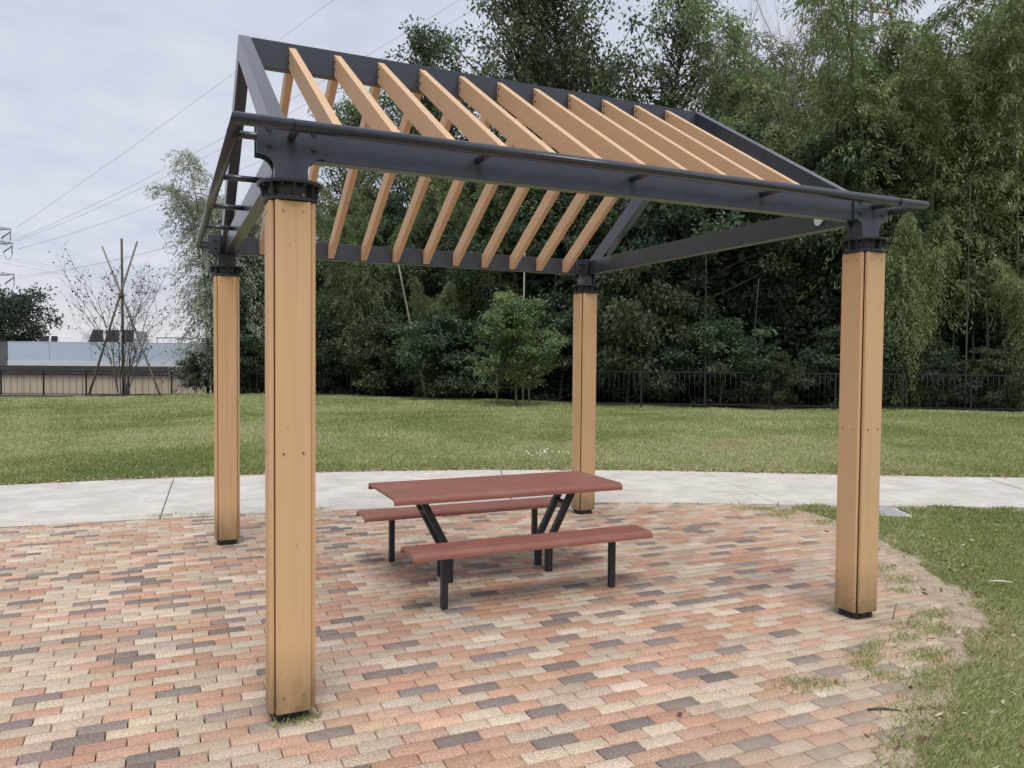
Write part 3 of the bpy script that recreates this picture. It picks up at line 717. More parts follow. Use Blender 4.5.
# ------------------------------------------------------------------ vegetation builders
def branch_path(p, d, length, n=5, bend=0.25, lift=0.1):
    pts = [Vector(p)]; d = Vector(d).normalized()
    for i in range(n):
        d = (d+Vector((random.gauss(0, bend), random.gauss(0, bend), random.gauss(0, bend)+lift))*0.5).normalized()
        pts.append(pts[-1]+d*(length/n))
    return pts
def broadleaf(seed, h=10.0, rad=3.6, base=0.30, nclump=46, nleaf=300, leaf=0.17, mat='leaf_broad', csize=1.0, trunk_r=0.17, name='tree', flat=0.55, bark='bark', top_narrow=0.6, rise=(0.05, 0.6)):
    """returns (crown mesh, trunk mesh builder) of a leafy tree built of leaf clumps on limbs"""
    random.seed(seed); st = np.random.default_rng(seed)
    mb = MB(); tp = branch_path((0, 0, -0.2), (random.gauss(0, 0.05), random.gauss(0, 0.05), 1), h*0.86+0.2, 8, 0.10, 0.12)
    mb.tube(tp, [trunk_r*(1-0.85*i/8) for i in range(9)], M[bark], 8)
    cl = []
    for k in range(nclump):
        t = base+(1-base)*(k+random.random())/nclump
        i = min(int(t*8), 7); p = tp[i].lerp(tp[i+1], t*8-i)
        a = k*2.4+random.uniform(-0.5, 0.5)
        prof = math.sin(PI*min(1, (t-base)/(1-base)*0.62+0.28))**0.8*(1-top_narrow*max(0, (t-0.6)/0.4))
        ln = rad*prof*random.uniform(0.35, 1.18)
        d = (math.cos(a), math.sin(a), random.uniform(*rise))
        bp = branch_path(p, d, ln, 5, 0.28, 0.12)
        mb.tube(bp, [trunk_r*0.36*(1-t*0.5)*(1-0.8*j/5) for j in range(6)], M[bark], 5)
        cl.append((bp[-1], csize*random.uniform(0.55, 1.1)))
        if random.random() < 0.75: cl.append((bp[3]+Vector((random.gauss(0, .3), random.gauss(0, .3), random.gauss(0.1, .2)))*csize, csize*random.uniform(0.4, 0.8)))
    pos, ax, tint = [], [], []
    for c, r in cl:
        n = int(nleaf*r*r/csize/csize)
        v = unit(st.normal(size=(n, 3)))*(st.random((n, 1))**0.45)
        # ragged: sub-tufts inside the clump
        sub = unit(st.normal(size=(9, 3)))*0.85; j = st.integers(0, 9, n); v = v*0.55+sub[j]*st.random((n, 1))*0.75
        p = np.array(c)+v*np.array([r, r, r*flat])
        pos.append(p); a = v*np.array([1, 1, 0.5])+st.normal(0, 0.5, (n, 3))+np.array([0, 0, -0.25]); ax.append(a)
        tint.append(np.clip(0.40+0.18*v[:, 2]+st.normal(0, 0.14, n)+st.normal(0, 0.13), 0, 1))  # clump tops tinted lighter: light from above painted in, plus young leaf colour
    pos, ax, tint = np.concatenate(pos), np.concatenate(ax), np.concatenate(tint)
    n = len(pos)
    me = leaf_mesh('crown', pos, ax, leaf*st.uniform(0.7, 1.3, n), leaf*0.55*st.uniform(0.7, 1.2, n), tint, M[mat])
    return me, mb
def bamboo(seed, h=12.0, nculm=11, spread=1.0, leaf=0.26, nodes=30, per=3, nl=11, mat='leaf_bamboo', arch=0.30, droop=0.8, start=0.22, culm='culm', tw=1.2):
    random.seed(seed); st = np.random.default_rng(seed)
    culms = []; pos, ax, tint = [], [], []
    for c in range(nculm):
        a = 2*PI*c/nculm+random.uniform(-0.4, 0.4); rr = spread*random.uniform(0.1, 0.8)
        hh = h*random.uniform(0.72, 1.0); la = arch*random.uniform(0.5, 1.3)*hh
        bx, by = rr*math.cos(a), rr*math.sin(a); a2 = a+random.uniform(-0.7, 0.7)
        def P(t): return np.array([bx+math.cos(a2)*la*t**2.4, by+math.sin(a2)*la*t**2.4, hh*(t-0.16*t**5)*1.08])
        mb = MB(); ts = np.linspace(0, 1, 12)
        mb.tube([P(t) if t > 0 else P(0)-np.array([0, 0, 0.2]) for t in ts], [0.045*(1-0.9*t)+0.004 for t in ts], M[culm], 6)
        culms.append(mb)
        cs = st.normal(0, 0.10)
        for k in range(nodes):
            t = start+(1-start)*(k+random.random())/nodes; p = P(t)
            for q in range(per):
                b = random.uniform(0, 2*PI); ln = tw*(1.15-0.75*t)*random.uniform(0.5, 1.2)
                dh = np.array([math.cos(b), math.sin(b), random.uniform(0.1, 0.6)])
                s = (st.random(nl)**0.7)[:, None]
                pts = p+dh*ln*s+np.array([0, 0, -1.0])*droop*ln*s**2*0.8+st.normal(0, 0.065, (nl, 3))
                pos.append(pts); ax.append(dh*0.6+np.array([0, 0, -0.55-droop*0.6])*s+st.normal(0, 0.28, (nl, 3)))
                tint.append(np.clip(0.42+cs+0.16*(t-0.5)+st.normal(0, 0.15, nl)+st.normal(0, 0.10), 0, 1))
    pos, ax, tint = np.concatenate(pos), np.concatenate(ax), np.concatenate(tint); n = len(pos)
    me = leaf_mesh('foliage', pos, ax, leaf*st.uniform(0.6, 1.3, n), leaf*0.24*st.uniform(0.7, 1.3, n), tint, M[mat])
    return me, culms
protos = {}
def plant(kind, label, cat, bearing, d, height, width=1.0, rz=None, group=None, z=0.0, name=None):
    """the first plant of a kind is its prototype, later ones copy the thing and its parts"""
    x, y = site(bearing, d)
    if kind not in protos:
        spec = KINDS[kind]
        root = thing(spec['name'], None, None)
        if spec['type'] == 'tree':
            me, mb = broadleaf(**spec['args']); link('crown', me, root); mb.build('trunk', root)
        else:
            me, culms = bamboo(**spec['args']); link('foliage', me, root)
            for c in culms: c.build('culm', root)
        protos[kind] = root
    else:
        root = copy_tree(protos[kind])
        for k in ('label', 'category', 'group'):
            if k in root: del root[k]
    s = height/KINDS[kind]['args']['h']
    root.location = (x, y, z); root.scale = (s*width, s*width, s)
    root.rotation_euler = (0, 0, random.uniform(0, 6.28) if rz is None else rz)
    return tag(root, label, cat, group)
KINDS = {
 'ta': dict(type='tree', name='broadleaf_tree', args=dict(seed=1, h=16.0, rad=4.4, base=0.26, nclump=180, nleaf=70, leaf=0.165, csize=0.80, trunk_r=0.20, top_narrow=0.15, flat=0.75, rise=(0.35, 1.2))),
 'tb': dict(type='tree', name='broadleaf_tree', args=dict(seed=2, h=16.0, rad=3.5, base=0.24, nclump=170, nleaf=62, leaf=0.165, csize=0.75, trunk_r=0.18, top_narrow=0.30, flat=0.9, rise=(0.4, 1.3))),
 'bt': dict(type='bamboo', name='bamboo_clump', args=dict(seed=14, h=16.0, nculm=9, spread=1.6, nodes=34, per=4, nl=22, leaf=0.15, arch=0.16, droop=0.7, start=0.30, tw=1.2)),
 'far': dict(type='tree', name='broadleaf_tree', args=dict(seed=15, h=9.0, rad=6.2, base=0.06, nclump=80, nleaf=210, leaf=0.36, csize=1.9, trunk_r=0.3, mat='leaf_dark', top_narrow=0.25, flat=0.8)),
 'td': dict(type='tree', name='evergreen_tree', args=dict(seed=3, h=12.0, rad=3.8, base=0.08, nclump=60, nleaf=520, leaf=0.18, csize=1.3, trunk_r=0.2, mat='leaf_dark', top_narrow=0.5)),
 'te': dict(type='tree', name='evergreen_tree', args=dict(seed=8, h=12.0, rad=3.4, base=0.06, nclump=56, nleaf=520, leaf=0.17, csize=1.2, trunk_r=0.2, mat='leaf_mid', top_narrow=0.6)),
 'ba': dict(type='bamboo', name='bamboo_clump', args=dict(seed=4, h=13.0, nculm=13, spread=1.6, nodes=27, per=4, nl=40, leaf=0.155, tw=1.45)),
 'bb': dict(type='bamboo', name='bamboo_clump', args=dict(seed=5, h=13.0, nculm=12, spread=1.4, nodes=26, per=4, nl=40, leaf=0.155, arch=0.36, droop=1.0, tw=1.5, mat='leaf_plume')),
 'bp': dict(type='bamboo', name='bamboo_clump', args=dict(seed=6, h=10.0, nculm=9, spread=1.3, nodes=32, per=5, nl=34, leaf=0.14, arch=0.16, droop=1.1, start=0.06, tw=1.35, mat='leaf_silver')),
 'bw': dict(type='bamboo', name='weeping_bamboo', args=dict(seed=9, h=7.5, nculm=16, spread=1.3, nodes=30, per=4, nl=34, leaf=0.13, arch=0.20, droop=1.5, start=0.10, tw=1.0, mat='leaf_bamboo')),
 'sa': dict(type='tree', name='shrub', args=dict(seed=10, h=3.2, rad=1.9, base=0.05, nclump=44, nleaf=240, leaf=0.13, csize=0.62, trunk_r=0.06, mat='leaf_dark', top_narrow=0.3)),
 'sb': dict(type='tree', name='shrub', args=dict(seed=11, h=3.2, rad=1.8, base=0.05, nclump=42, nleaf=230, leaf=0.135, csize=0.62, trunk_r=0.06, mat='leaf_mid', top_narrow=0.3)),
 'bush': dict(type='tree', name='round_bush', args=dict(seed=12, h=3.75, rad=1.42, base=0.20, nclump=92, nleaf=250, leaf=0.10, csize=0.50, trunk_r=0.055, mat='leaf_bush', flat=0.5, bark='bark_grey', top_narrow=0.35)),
}
# tall broadleaf trees along the skyline
BT = 'tall broadleaf tree '
for kind, lab, b, d, h, w in [
  ('ta', BT+'low on the skyline, seen through the left end of the roof slats', 352, 43, 17.0, 0.95),
  ('tb', BT+'with drooping left side, leftmost above the ridge beam', 462, 41, 22.0, 0.9),
  ('ta', BT+'left of the tallest two, rounded top with sky beyond', 520, 41, 23.4, 0.85),
  ('tb', BT+'with open crown, its top reaching the upper edge above mid ridge', 580, 40, 24.6, 0.95),
  ('tb', BT+'with narrow crown just right of the open crowned one', 640, 39, 23.0, 0.85),
  ('ta', BT+'second row, filling the gap left of the open crowned tree', 548, 46, 21.8, 0.9),
  ('tb', BT+'second row, seen low between the narrow crown and the airy bamboo', 684, 44, 19.6, 1.0),
  ('tb', BT+'second row, dense, low right of the open crowned tree', 612, 45, 20.2, 1.1),
  ('ta', BT+'second row, low behind the airy bamboo', 745, 44, 19.0, 1.1),
  ('ta', BT+'second row, low left of the leftmost crown above the ridge', 412, 45, 18.6, 0.95),
  ('tb', BT+'low behind the right end of the ridge, below bare twigs', 772, 36, 17.2, 0.95),
 ]: plant(kind, lab, 'tree', b, d, h, w, group='broadleaf trees on the skyline')
# dark evergreens filling the wood behind the pergola
EV = 'dark evergreen tree '
for kind, lab, b, d, h, w in [
  ('td', EV+'behind the back left post at the left end of the wood', 262, 38.5, 8.5, 0.9),
  ('te', EV+'behind the front left post, left of the leaning culm', 325, 37, 10.4, 1.0),
  ('td', EV+'directly behind the leaning pale bamboo culm', 395, 36, 10.8, 1.0),
  ('te', EV+'left of the round bush, rising to the slats', 455, 35, 11.2, 0.95),
  ('td', EV+'directly behind the round bush on the lawn', 530, 34, 11.6, 1.0),
  ('te', EV+'behind the back right post under the ridge', 600, 33, 12.2, 1.0),
  ('td', EV+'under the right tie beam, left half', 668, 31, 12.2, 1.0),
  ('te', EV+'under the right tie beam, right half', 738, 32.5, 12.8, 1.0),
  ('td', EV+'behind the front right post, below the bamboo tops', 815, 32, 12.3, 1.0),
  ('td', EV+'with tall dark top in the upper right corner', 1018, 34, 19.5, 0.85),
  ('td', EV+'low behind the railing at the right edge', 975, 30.5, 10.0, 1.0),
 ]: plant(kind, lab, 'tree', b, d, h, w, group='dark evergreens in the wood')
# bamboo
BB = 'feathery bamboo clump '
for kind, lab, b, d, h, w in [
  ('bt', BB+'with wind-swept airy top left of the pale bare twigs', 722, 37, 20.0, 1.0),
  ('bp', BB+'with thin plume against the sky, left of the pergola', 236, 37, 12.4, 1.15),
  ('bp', BB+'pale, directly behind the back left post and the left pipe rungs', 256, 38, 11.6, 1.1),
  ('bb', BB+'leaning right over the lawn behind the left slats', 365, 34, 11.0, 0.9),
  ('ba', BB+'behind the middle of the roof slats', 480, 33, 12.0, 0.9),
  ('bb', BB+'with yellow green tops over the ridge right of centre', 690, 33, 13.6, 1.0),
  ('ba', BB+'rising above the right gable rafter', 768, 32, 13.4, 0.9),
  ('bb', BB+'tallest, filling the sky above the front right post', 858, 31, 18.8, 1.0),
  ('ba', BB+'with layered sprays right of the front right post top', 930, 29.5, 18.0, 0.95),
  ('ba', BB+'with tall dim plume just right of the bare twigs, behind the others', 822, 35, 17.6, 1.0),
  ('bb', BB+'with pale tops between the tallest clump and the layered sprays', 898, 33, 20.0, 1.0),
  ('ba', BB+'filling the sky left of the upper right corner', 968, 33, 19.6, 1.0),
  ('bb', BB+'at the right edge reaching the top corner', 1005, 29, 17.4, 0.9),
  ('ba', BB+'beyond the right edge, only its left sprays showing', 1085, 29, 14.5, 0.9),
 ]: plant(kind, lab, 'bamboo', b, d, h, w, group='bamboo clumps')
plant('bw', 'rounded pale weeping bamboo right of the front right post', 'bamboo', 908, 27.3, 7.7, 0.80)
plant('bw', 'low weeping bamboo spilling over the railing at the right edge', 'bamboo', 1030, 26.6, 5.8, 0.85)
plant('bw', 'small weeping bamboo left of the round bush, bending left', 'bamboo', 440, 31.5, 5.4, 0.9)
# undergrowth
SH = 'dark undergrowth shrub '
for kind, lab, b, d, h, w in [
  ('sb', 'leafy green hedge bush behind the railing beside the beige wall', 196, 36, 1.9, 0.85),
  ('sa', SH+'between the two left posts at the lawn edge', 250, 34.8, 2.6, 1.2),
  ('sa', SH+'just right of the front left post', 335, 34.0, 3.4, 1.2),
  ('sb', SH+'below the leaning pale culm', 385, 32.5, 3.2, 1.2),
  ('sa', SH+'right of the leaning pale culm', 438, 30.3, 3.4, 1.2),
  ('sa', SH+'behind the round bush trunk', 500, 31.5, 3.6, 1.2),
  ('sa', SH+'right of the round bush', 560, 30.0, 3.6, 1.1),
  ('sb', SH+'with pale leaf tips right of the back right post', 628, 29.0, 5.6, 0.8),
  ('sb', SH+'with pale leaf tips left of mid railing', 668, 29.0, 4.4, 0.8),
  ('sa', SH+'in deep shade behind the left half of the right railing', 720, 27.4, 3.2, 1.1),
  ('sb', 'bright leafy shrub pushing through the railing left of the front right post', 778, 26.3, 2.0, 0.75),
  ('sa', SH+'behind the front right post', 850, 27.2, 3.0, 1.1),
  ('sa', SH+'below the weeping bamboo right of the post', 925, 27.0, 2.4, 1.1),
  ('sb', SH+'behind the railing in the right corner', 990, 26.6, 2.2, 1.0),
 ]: plant(kind, lab, 'shrub', b, d, h, w, group='shrubs along the wood edge')
# far round tree beyond the elevated road
plant('far', 'large dark round tree far off beyond the road at the left edge', 'tree', -2, 78, 8.7, 1.0, z=-1.2)
# bush on the lawn with its stakes
bx, by = site(514, 27.6)
plant('bush', 'single round green bush standing on the lawn in front of the wood', 'bush', 517, 26.6, 4.1, 0.92)
for (dx, lab) in ((0.55, 'short grey support stake right of the round bush trunk'), (-0.62, 'short dark support stake left of the round bush trunk')):
    q = site(514+dx*28, 27.5)
    o = MB().tube([(q[0], q[1], -0.15), (q[0]-dx*0.06, q[1], 1.15)], [0.035, 0.032], M['stake'], 8).build('support_stake')
    tag(o, lab, 'stake', 'stakes beside the round bush')
q = site(523, 29)
o = MB().tube([(q[0], q[1], -0.2), (q[0], q[1], 3.2), (q[0]+0.02, q[1], 5.9)], [0.035, 0.032, 0.024], M['bark_pale'], 8).build('pole'); tag(o, 'thin pale upright pole rising behind the round bush', 'pole')
# separate culms seen against the shade
for lab, b0, y0, b1, y1, d, r, m in [
   ('pale leaning bamboo culm in the shade left of the round bush', 428, 390, 397, 262, 30.6, 0.062, 'culm_pale'),
   ('thin dull culm leaning left, just right of the front left post', 380, 398, 352, 262, 33.6, 0.032, 'culm'),
   ('short thin culm leaning left beside the round bush', 458, 396, 440, 318, 31.2, 0.03, 'culm'),
   ('slender upright trunk behind the railing near the right edge', 966, 412, 965, 180, 26.2, 0.032, 'bark'),
   ('dim upright culm behind the front end of the right railing', 706, 410, 704, 250, 27.0, 0.026, 'bark'),
   ('dim slanting culm behind mid railing under the tie beam', 748, 410, 757, 280, 26.8, 0.024, 'bark')]:
    p = site(b0, d); q = site(b1, d-0.4); zt = elev(y1, d, b1)
    pts = [(p[0]+(q[0]-p[0])*t, p[1]+(q[1]-p[1])*t, -0.2+(zt+0.2)*t-0.12*math.sin(PI*t)) for t in np.linspace(0, 1, 7)]
    o = MB().tube(pts, [r*(1-0.5*t) for t in np.linspace(0, 1, 7)], M[m], 8).build('bamboo_culm' if 'culm' in lab else 'slender_tree')
    tag(o, lab, 'bamboo culm' if 'culm' in lab else 'tree')

# bare trees
def twig_tree(name, seed, h, stems, spread, mats, leaf_n, leaf, mat, base_r=0.03, gen=3, label='', cat='tree', loc=(0, 0, 0), lw=0.5):
    random.seed(seed); st = np.random.default_rng(seed)
    root = thing(name, label, cat, loc)
    mb = MB(); tips = []
    def grow(p, d, ln, r, g):
        bp = branch_path(p, d, ln, 4, 0.16, 0.10)
        mb.tube(bp, [r*(1-0.55*j/4) for j in range(5)], M[mats], 4 if g else 6, False)
        for j in range(1, 5): tips.append((bp[j], g))
        if g >= gen: return
        for k in range(4):
            j = random.choice((1, 2, 3, 4)); a = random.uniform(0, 2*PI)
            dd = (bp[j]-bp[j-1]).normalized()+Vector((math.cos(a), math.sin(a), random.uniform(-0.1, 0.5)))*0.75
            grow(bp[j], dd, ln*random.uniform(0.38, 0.6), r*0.5, g+1)
    for s in range(stems):
        a = 2*PI*s/stems+random.uniform(-0.3, 0.3); sp = spread*random.uniform(0.2, 1)
        grow((0.12*math.cos(a), 0.12*math.sin(a), -0.15), (sp*math.cos(a), sp*math.sin(a), 1), h*random.uniform(0.5, 0.78), base_r, 0)
    mb.build('branches', root)
    pts = [t for t, g in tips if g >= 1]
    if leaf_n:
        idx = st.integers(0, len(pts), leaf_n); P = np.array([pts[i] for i in idx])+st.normal(0, 0.06, (leaf_n, 3))
        ax = st.normal(0, 1, (leaf_n, 3))+np.array([0, 0, -0.6])
        link('leaves', leaf_mesh('leaves', P, ax, leaf*st.uniform(0.7, 1.3, leaf_n), leaf*lw, st.random(leaf_n), M[mat]), root)
    return root
q = site(122, 31.2)
twig_tree('sparse_tree', 21, 5.3, 11, 0.30, 'bark_grey', 620, 0.12, 'leaf_sparse', 0.026, 3, 'multi-stemmed sparse brown-leaved young tree between crossed stakes on the left lawn', 'tree', (q[0], q[1], 0))
ts = thing('tree_support', 'three tall weathered poles crossed like a tripod around the sparse young tree', 'tree stakes', (q[0], q[1], 0))
for (b0, y0, b1, y1, dd, r) in ((123, 395, 122.5, 239, -0.05, 0.062), (88, 392, 138, 243, 0.28, 0.055), (161, 391, 103, 246, -0.30, 0.048)):
    p0 = site(b0, 31.2+dd*1.5); p1 = site(b1, 31.2-dd); z1 = elev(y1, 31.2, 122)
    pts = [(p0[0]-q[0], p0[1]-q[1], -0.1), ((p0[0]+p1[0])/2-q[0], (p0[1]+p1[1])/2-q[1], z1/2), (p1[0]-q[0], p1[1]-q[1], z1)]
    MB().tube(pts, [r*0.85, r*0.78, r*0.68], M['stake' if b0 != 123 else 'bark'], 8).build('pole', ts)
z_ = elev(296, 31.2, 122)
MB().tube([(0, 0, z_-0.10), (0, 0, z_+0.10)], 0.10, M['bark'], 10).build('lashing', ts)
q = site(806, 37)
twig_tree('bare_tree', 33, 21.5, 8, 0.26, 'bark_pale', 0, 0.1, 'leaf_sparse', 0.06, 4, 'pale leafless tree with fine twigs against the sky above the roof right end', 'tree', (q[0], q[1], 0))

# dark bank added behind the trees to block the horizon glow
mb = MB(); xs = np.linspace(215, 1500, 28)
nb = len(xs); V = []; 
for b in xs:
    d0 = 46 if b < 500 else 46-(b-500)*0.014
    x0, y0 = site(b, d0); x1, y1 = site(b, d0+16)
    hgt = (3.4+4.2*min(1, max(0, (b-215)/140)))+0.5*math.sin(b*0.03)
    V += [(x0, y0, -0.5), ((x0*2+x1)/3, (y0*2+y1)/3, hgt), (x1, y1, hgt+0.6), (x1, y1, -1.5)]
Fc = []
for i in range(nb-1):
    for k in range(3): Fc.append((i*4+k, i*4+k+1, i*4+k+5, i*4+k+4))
me = np_mesh('glow_blocker_bank', np.array(V), np.array(Fc), M['bank'])
tag(link('glow_blocker_bank', me), kind='structure')
# low leaf mass in the depth of the wood that reads as one
def depth_mass():
    n = 60000; b = rng.uniform(235, 1250, n); d = rng.uniform(0, 1, n)
    front = np.interp(b, [235, 330, 450, 560, 700, 850, 1024, 1250], [38.5, 37.5, 35, 32, 30, 29.5, 29, 29])
    d = front+d*7; k = (b-512)/776*d
    x = CAM[0]+math.sin(YAW)*d+math.cos(YAW)*k; y = CAM[1]+math.cos(YAW)*d-math.sin(YAW)*k
    top = np.interp(b, [235, 300, 420, 1250], [4.0, 6.5, 8.0, 8.5])+1.2*lump(x, y, 1.0, 8)
    z = rng.random(n)*top
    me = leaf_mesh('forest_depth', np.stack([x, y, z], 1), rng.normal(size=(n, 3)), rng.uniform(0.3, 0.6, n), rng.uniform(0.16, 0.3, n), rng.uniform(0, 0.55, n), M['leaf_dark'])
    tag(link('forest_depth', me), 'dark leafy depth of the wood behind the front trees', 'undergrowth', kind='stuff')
depth_mass()

# ------------------------------------------------------------------ fences
def railing(name, label, a, b, h, z, bar_gap, post_gap):
    a, b = np.array(a), np.array(b); d = b-a; ln = np.hypot(*d); d = d/ln
    root = thing(name, label, 'fence', (a[0], a[1], z), math.atan2(d[1], d[0]), 'dark metal railings around the lawn')
    n = int(ln/post_gap)
    for i in range(n+1):
        x = ln*i/n
        MB().box((x-0.028, -0.028, -0.3), (x+0.028, 0.028, h+0.005), M['rail'], 0.004).build('fence_post', root)
    for zz, t in ((h-0.03, 0.022), (0.10, 0.018)):
        MB().box((-0.05, -0.018, zz-t), (ln+0.05, 0.018, zz+t), M['rail'], 0.003).build('rail', root)
    m = int(ln/bar_gap)
    bars = [k for k in range(m+1) if min(abs(ln*k/m-ln*i/n) for i in range(n+1)) > 0.05]
    bm0 = None
    for k in bars:
        x = ln*k/m
        if bm0 is None:
            bo = MB().tube([(0, 0, 0.09), (0, 0, h-0.03)], 0.0085, M['rail'], 6).build('bar', root); bm0 = bo.data
        else: bo = link('bar', bm0, root)
        bo.location = (x, 0, 0)
railing('railing', 'low dark metal railing in front of the beige wall on the left', site(-42, 34.6), site(300, 34.4), 1.14, -0.24, 0.29, 1.9)
railing('railing', 'dark metal railing along the foot of the wood on the right', (12.6, 19.95), (27.2, 11.2), 1.22, 0.0, 0.17, 1.95)

# ------------------------------------------------------------------ elevated road on the left
o1 = np.array(site(-90, 46)); o2 = np.array(site(300, 46)); dv = (o2-o1)/np.hypot(*(o2-o1)); ang = math.atan2(dv[1], dv[0]); LN = float(np.hypot(*(o2-o1)))
def bx(b): return (b+90)/390*LN                       # along the barrier
bar = thing('noise_barrier', 'long pale blue roadside barrier with white lower strip on the left', 'barrier', (o1[0], o1[1], 0), ang)
zt, zs, zb = elev(343, 46, 100)-0.0, elev(361.5, 46, 100), elev(366, 46, 100)
xa = bx(8); npan = 7; st_ = (LN-xa)/npan
for k in range(npan):
    MB().box((xa+st_*k+0.01, -0.05, zs), (xa+st_*(k+1)-0.01, 0.05, zt), M['barrier'], 0.006).build('panel', bar)
MB().box((xa, -0.075, zb), (LN, 0.075, zs-0.003), M['white_paint'], 0.006).build('lower_strip', bar)
MB().box((xa, -0.06, zt+0.003), (LN, 0.06, zt+0.05), M['white_paint'], 0.006).build('top_rail', bar)
MB().box((0, -0.10, zb), (xa-0.01, 0.10, zt+0.02), M['grey_panel'], 0.01).build('end_panel', bar)
road = thing('elevated_road', 'elevated road deck with its edge coloured shadow dark under the pale blue barrier', 'road deck', (o1[0], o1[1], 0), ang)
zd = elev(375, 45, 100)
MB().box((-30, -0.16, zd), (LN+6, 9.5, zb-0.004), M['soffit'], 0.02).build('deck', road)  # deck face coloured dark to imitate the shadow under the road
wallr = thing('retaining_wall', 'beige panelled retaining wall behind the left railing', 'wall', (o1[0], o1[1], 0), ang)
wx = -6.0
while wx < LN+2:
    MB().box((wx, 0.0, -2.0), (wx+1.78, 0.25, zd-0.004), M['beige'], 0.012).build('wall_panel', wallr); wx += 1.80

# vehicles on the road behind the barrier
def wheel(parent, x, y, r):
    w = MB().tube([(x, y-0.09, r), (x, y+0.09, r)], r, M['tyre'], 24).build('wheel', parent)
    MB().tube([(x, y-0.10, r), (x, y+0.10, r)], r*0.6, M['galv'], 16).build('rim', w)
def side_loft(profile, y0, y1, inset, m):
    """car shell: side outline (x,z) with the upper part leaning in"""
    zmax = max(z for _, z in profile); mb = MB()
    def yy(z, s): return s*(abs(y1-y0)/2-inset*max(0, (z-0.85)/(zmax-0.85)))
    mb.prism([(x, yy(z, -1), z) for x, z in profile], [(x, yy(z, 1), z) for x, z in profile], m, 0.03)
    return mb
def vehicle(name, label, cat, bearing, d, z, length, height, nose_left, van):
    x, y = site(bearing, d); root = thing(name, label, cat, (x, y, z), ang+(0 if nose_left else PI))
    l = length/2; h = height; w = 0.85
    if van: pr = [(-l, 0.35), (-l, 0.85), (-l+0.15, 1.0), (-l+0.55, 1.08), (-l+1.35, h-0.06), (-l+1.7, h), (l-0.2, h), (l-0.05, h-0.1), (l, 0.95), (l, 0.35)]
    else: pr = [(-l, 0.32), (-l, 0.62), (-l+0.1, 0.78), (-l+1.15, 0.92), (-l+1.85, h-0.05), (-l+2.2, h), (l-1.2, h), (l-0.9, h-0.06), (l-0.35, 0.98), (l, 0.9), (l, 0.32)]
    side_loft(pr, -w, w, 0.16, M['car_white']).build('body', root)
    gz0 = 1.12 if van else 0.93; gz1 = h-0.05
    def sy(zz, s): return s*(w-0.16*max(0, (zz-0.85)/(h-0.85))+0.004)
    wins = [(-l+1.62, -l+2.35), (-l+2.45, l-1.15), (l-1.05, l-0.2)] if van else [(-l+1.75, -l+2.35), (-l+2.42, l-1.0)]
    for s in (-1, 1):
        for a, b in wins:
            p = [(a-(0.0 if a > -l+2 else 0.35), gz0), (b, gz0), (b-0.02, gz1), (a+0.06, gz1)]
            MB().prism([(xx, sy(zz, s), zz) for xx, zz in p], [(xx, sy(zz, s)+s*0.008, zz) for xx, zz in p], M['glass']).build('window', root)
    # windscreen
    a = (-l+0.62, 1.12) if van else (-l+1.22, 0.955); b = (-l+1.34, h-0.09) if van else (-l+1.83, h-0.08)
    p0 = [(a[0], -w+0.20, a[1]), (a[0], w-0.20, a[1]), (b[0], w-0.28, b[1]), (b[0], -w+0.28, b[1])]
    MB().prism(p0, [(q0-0.02, q1, q2+0.02) for q0, q1, q2 in p0], M['glass']).build('windscreen', root)
    MB().box((l-0.02, -w+0.1, 0.7), (l+0.012, -w+0.32, 0.85), M['red_lamp'], 0.01).build('tail_lamp', root)
    MB().box((l-0.02, w-0.32, 0.7), (l+0.012, w-0.1, 0.85), M['red_lamp'], 0.01).build('tail_lamp', root)
    for s in (-1, 1):
        MB().box((-l+(1.55 if van else 1.6), s*(w+0.02)-0.09, gz0-0.03), (-l+(1.68 if van else 1.72), s*(w+0.02)+0.09, gz0+0.13), M['glass'], 0.02).build('mirror', root)
        for xx in (-l+0.75, l-0.75): wheel(root, xx, s*(w-0.08), 0.32)
RZ = zb+0.001
vehicle('van', 'white van with dark windows behind the pale blue barrier', 'van', 108, 50, RZ, 4.5, elev(329.5, 50, 114)-RZ, True, True)
vehicle('car', 'low white car left of the van behind the barrier', 'car', 50, 50.5, RZ, 3.9, elev(335.5, 50.5, 50)-RZ, True, False)
gr = thing('guard_rail', 'thin rail with a small square plate right of the van on the elevated road', 'rail', (o1[0], o1[1], 0), ang)
zr_ = elev(338.5, 47.5, 170)
for b in (150, 172, 196, 220, 244): MB().box((bx(b)-0.02, 0.9, RZ), (bx(b)+0.02, 0.94, zr_), M['galv']).build('rail_post', gr)
MB().tube([(bx(149), 0.92, zr_+0.02), (bx(250), 0.92, zr_+0.02)], 0.03, M['galv'], 8).build('rail', gr)
pl = MB(); cx_, cz_ = bx(173.5), zr_-0.17
for (x0, z0, x1, z1) in ((-.15, -.15, .15, -.11), (-.15, .11, .15, .15), (-.15, -.11, -.11, .11), (.11, -.11, .15, .11)):
    pl.box((cx_+x0, 0.86, cz_+z0), (cx_+x1, 0.885, cz_+z1), M['grey_panel'])
pl.box((cx_-.109, 0.868, cz_-.109), (cx_+.109, 0.88, cz_+.109), M['white_paint'])
pl.build('plate', gr)

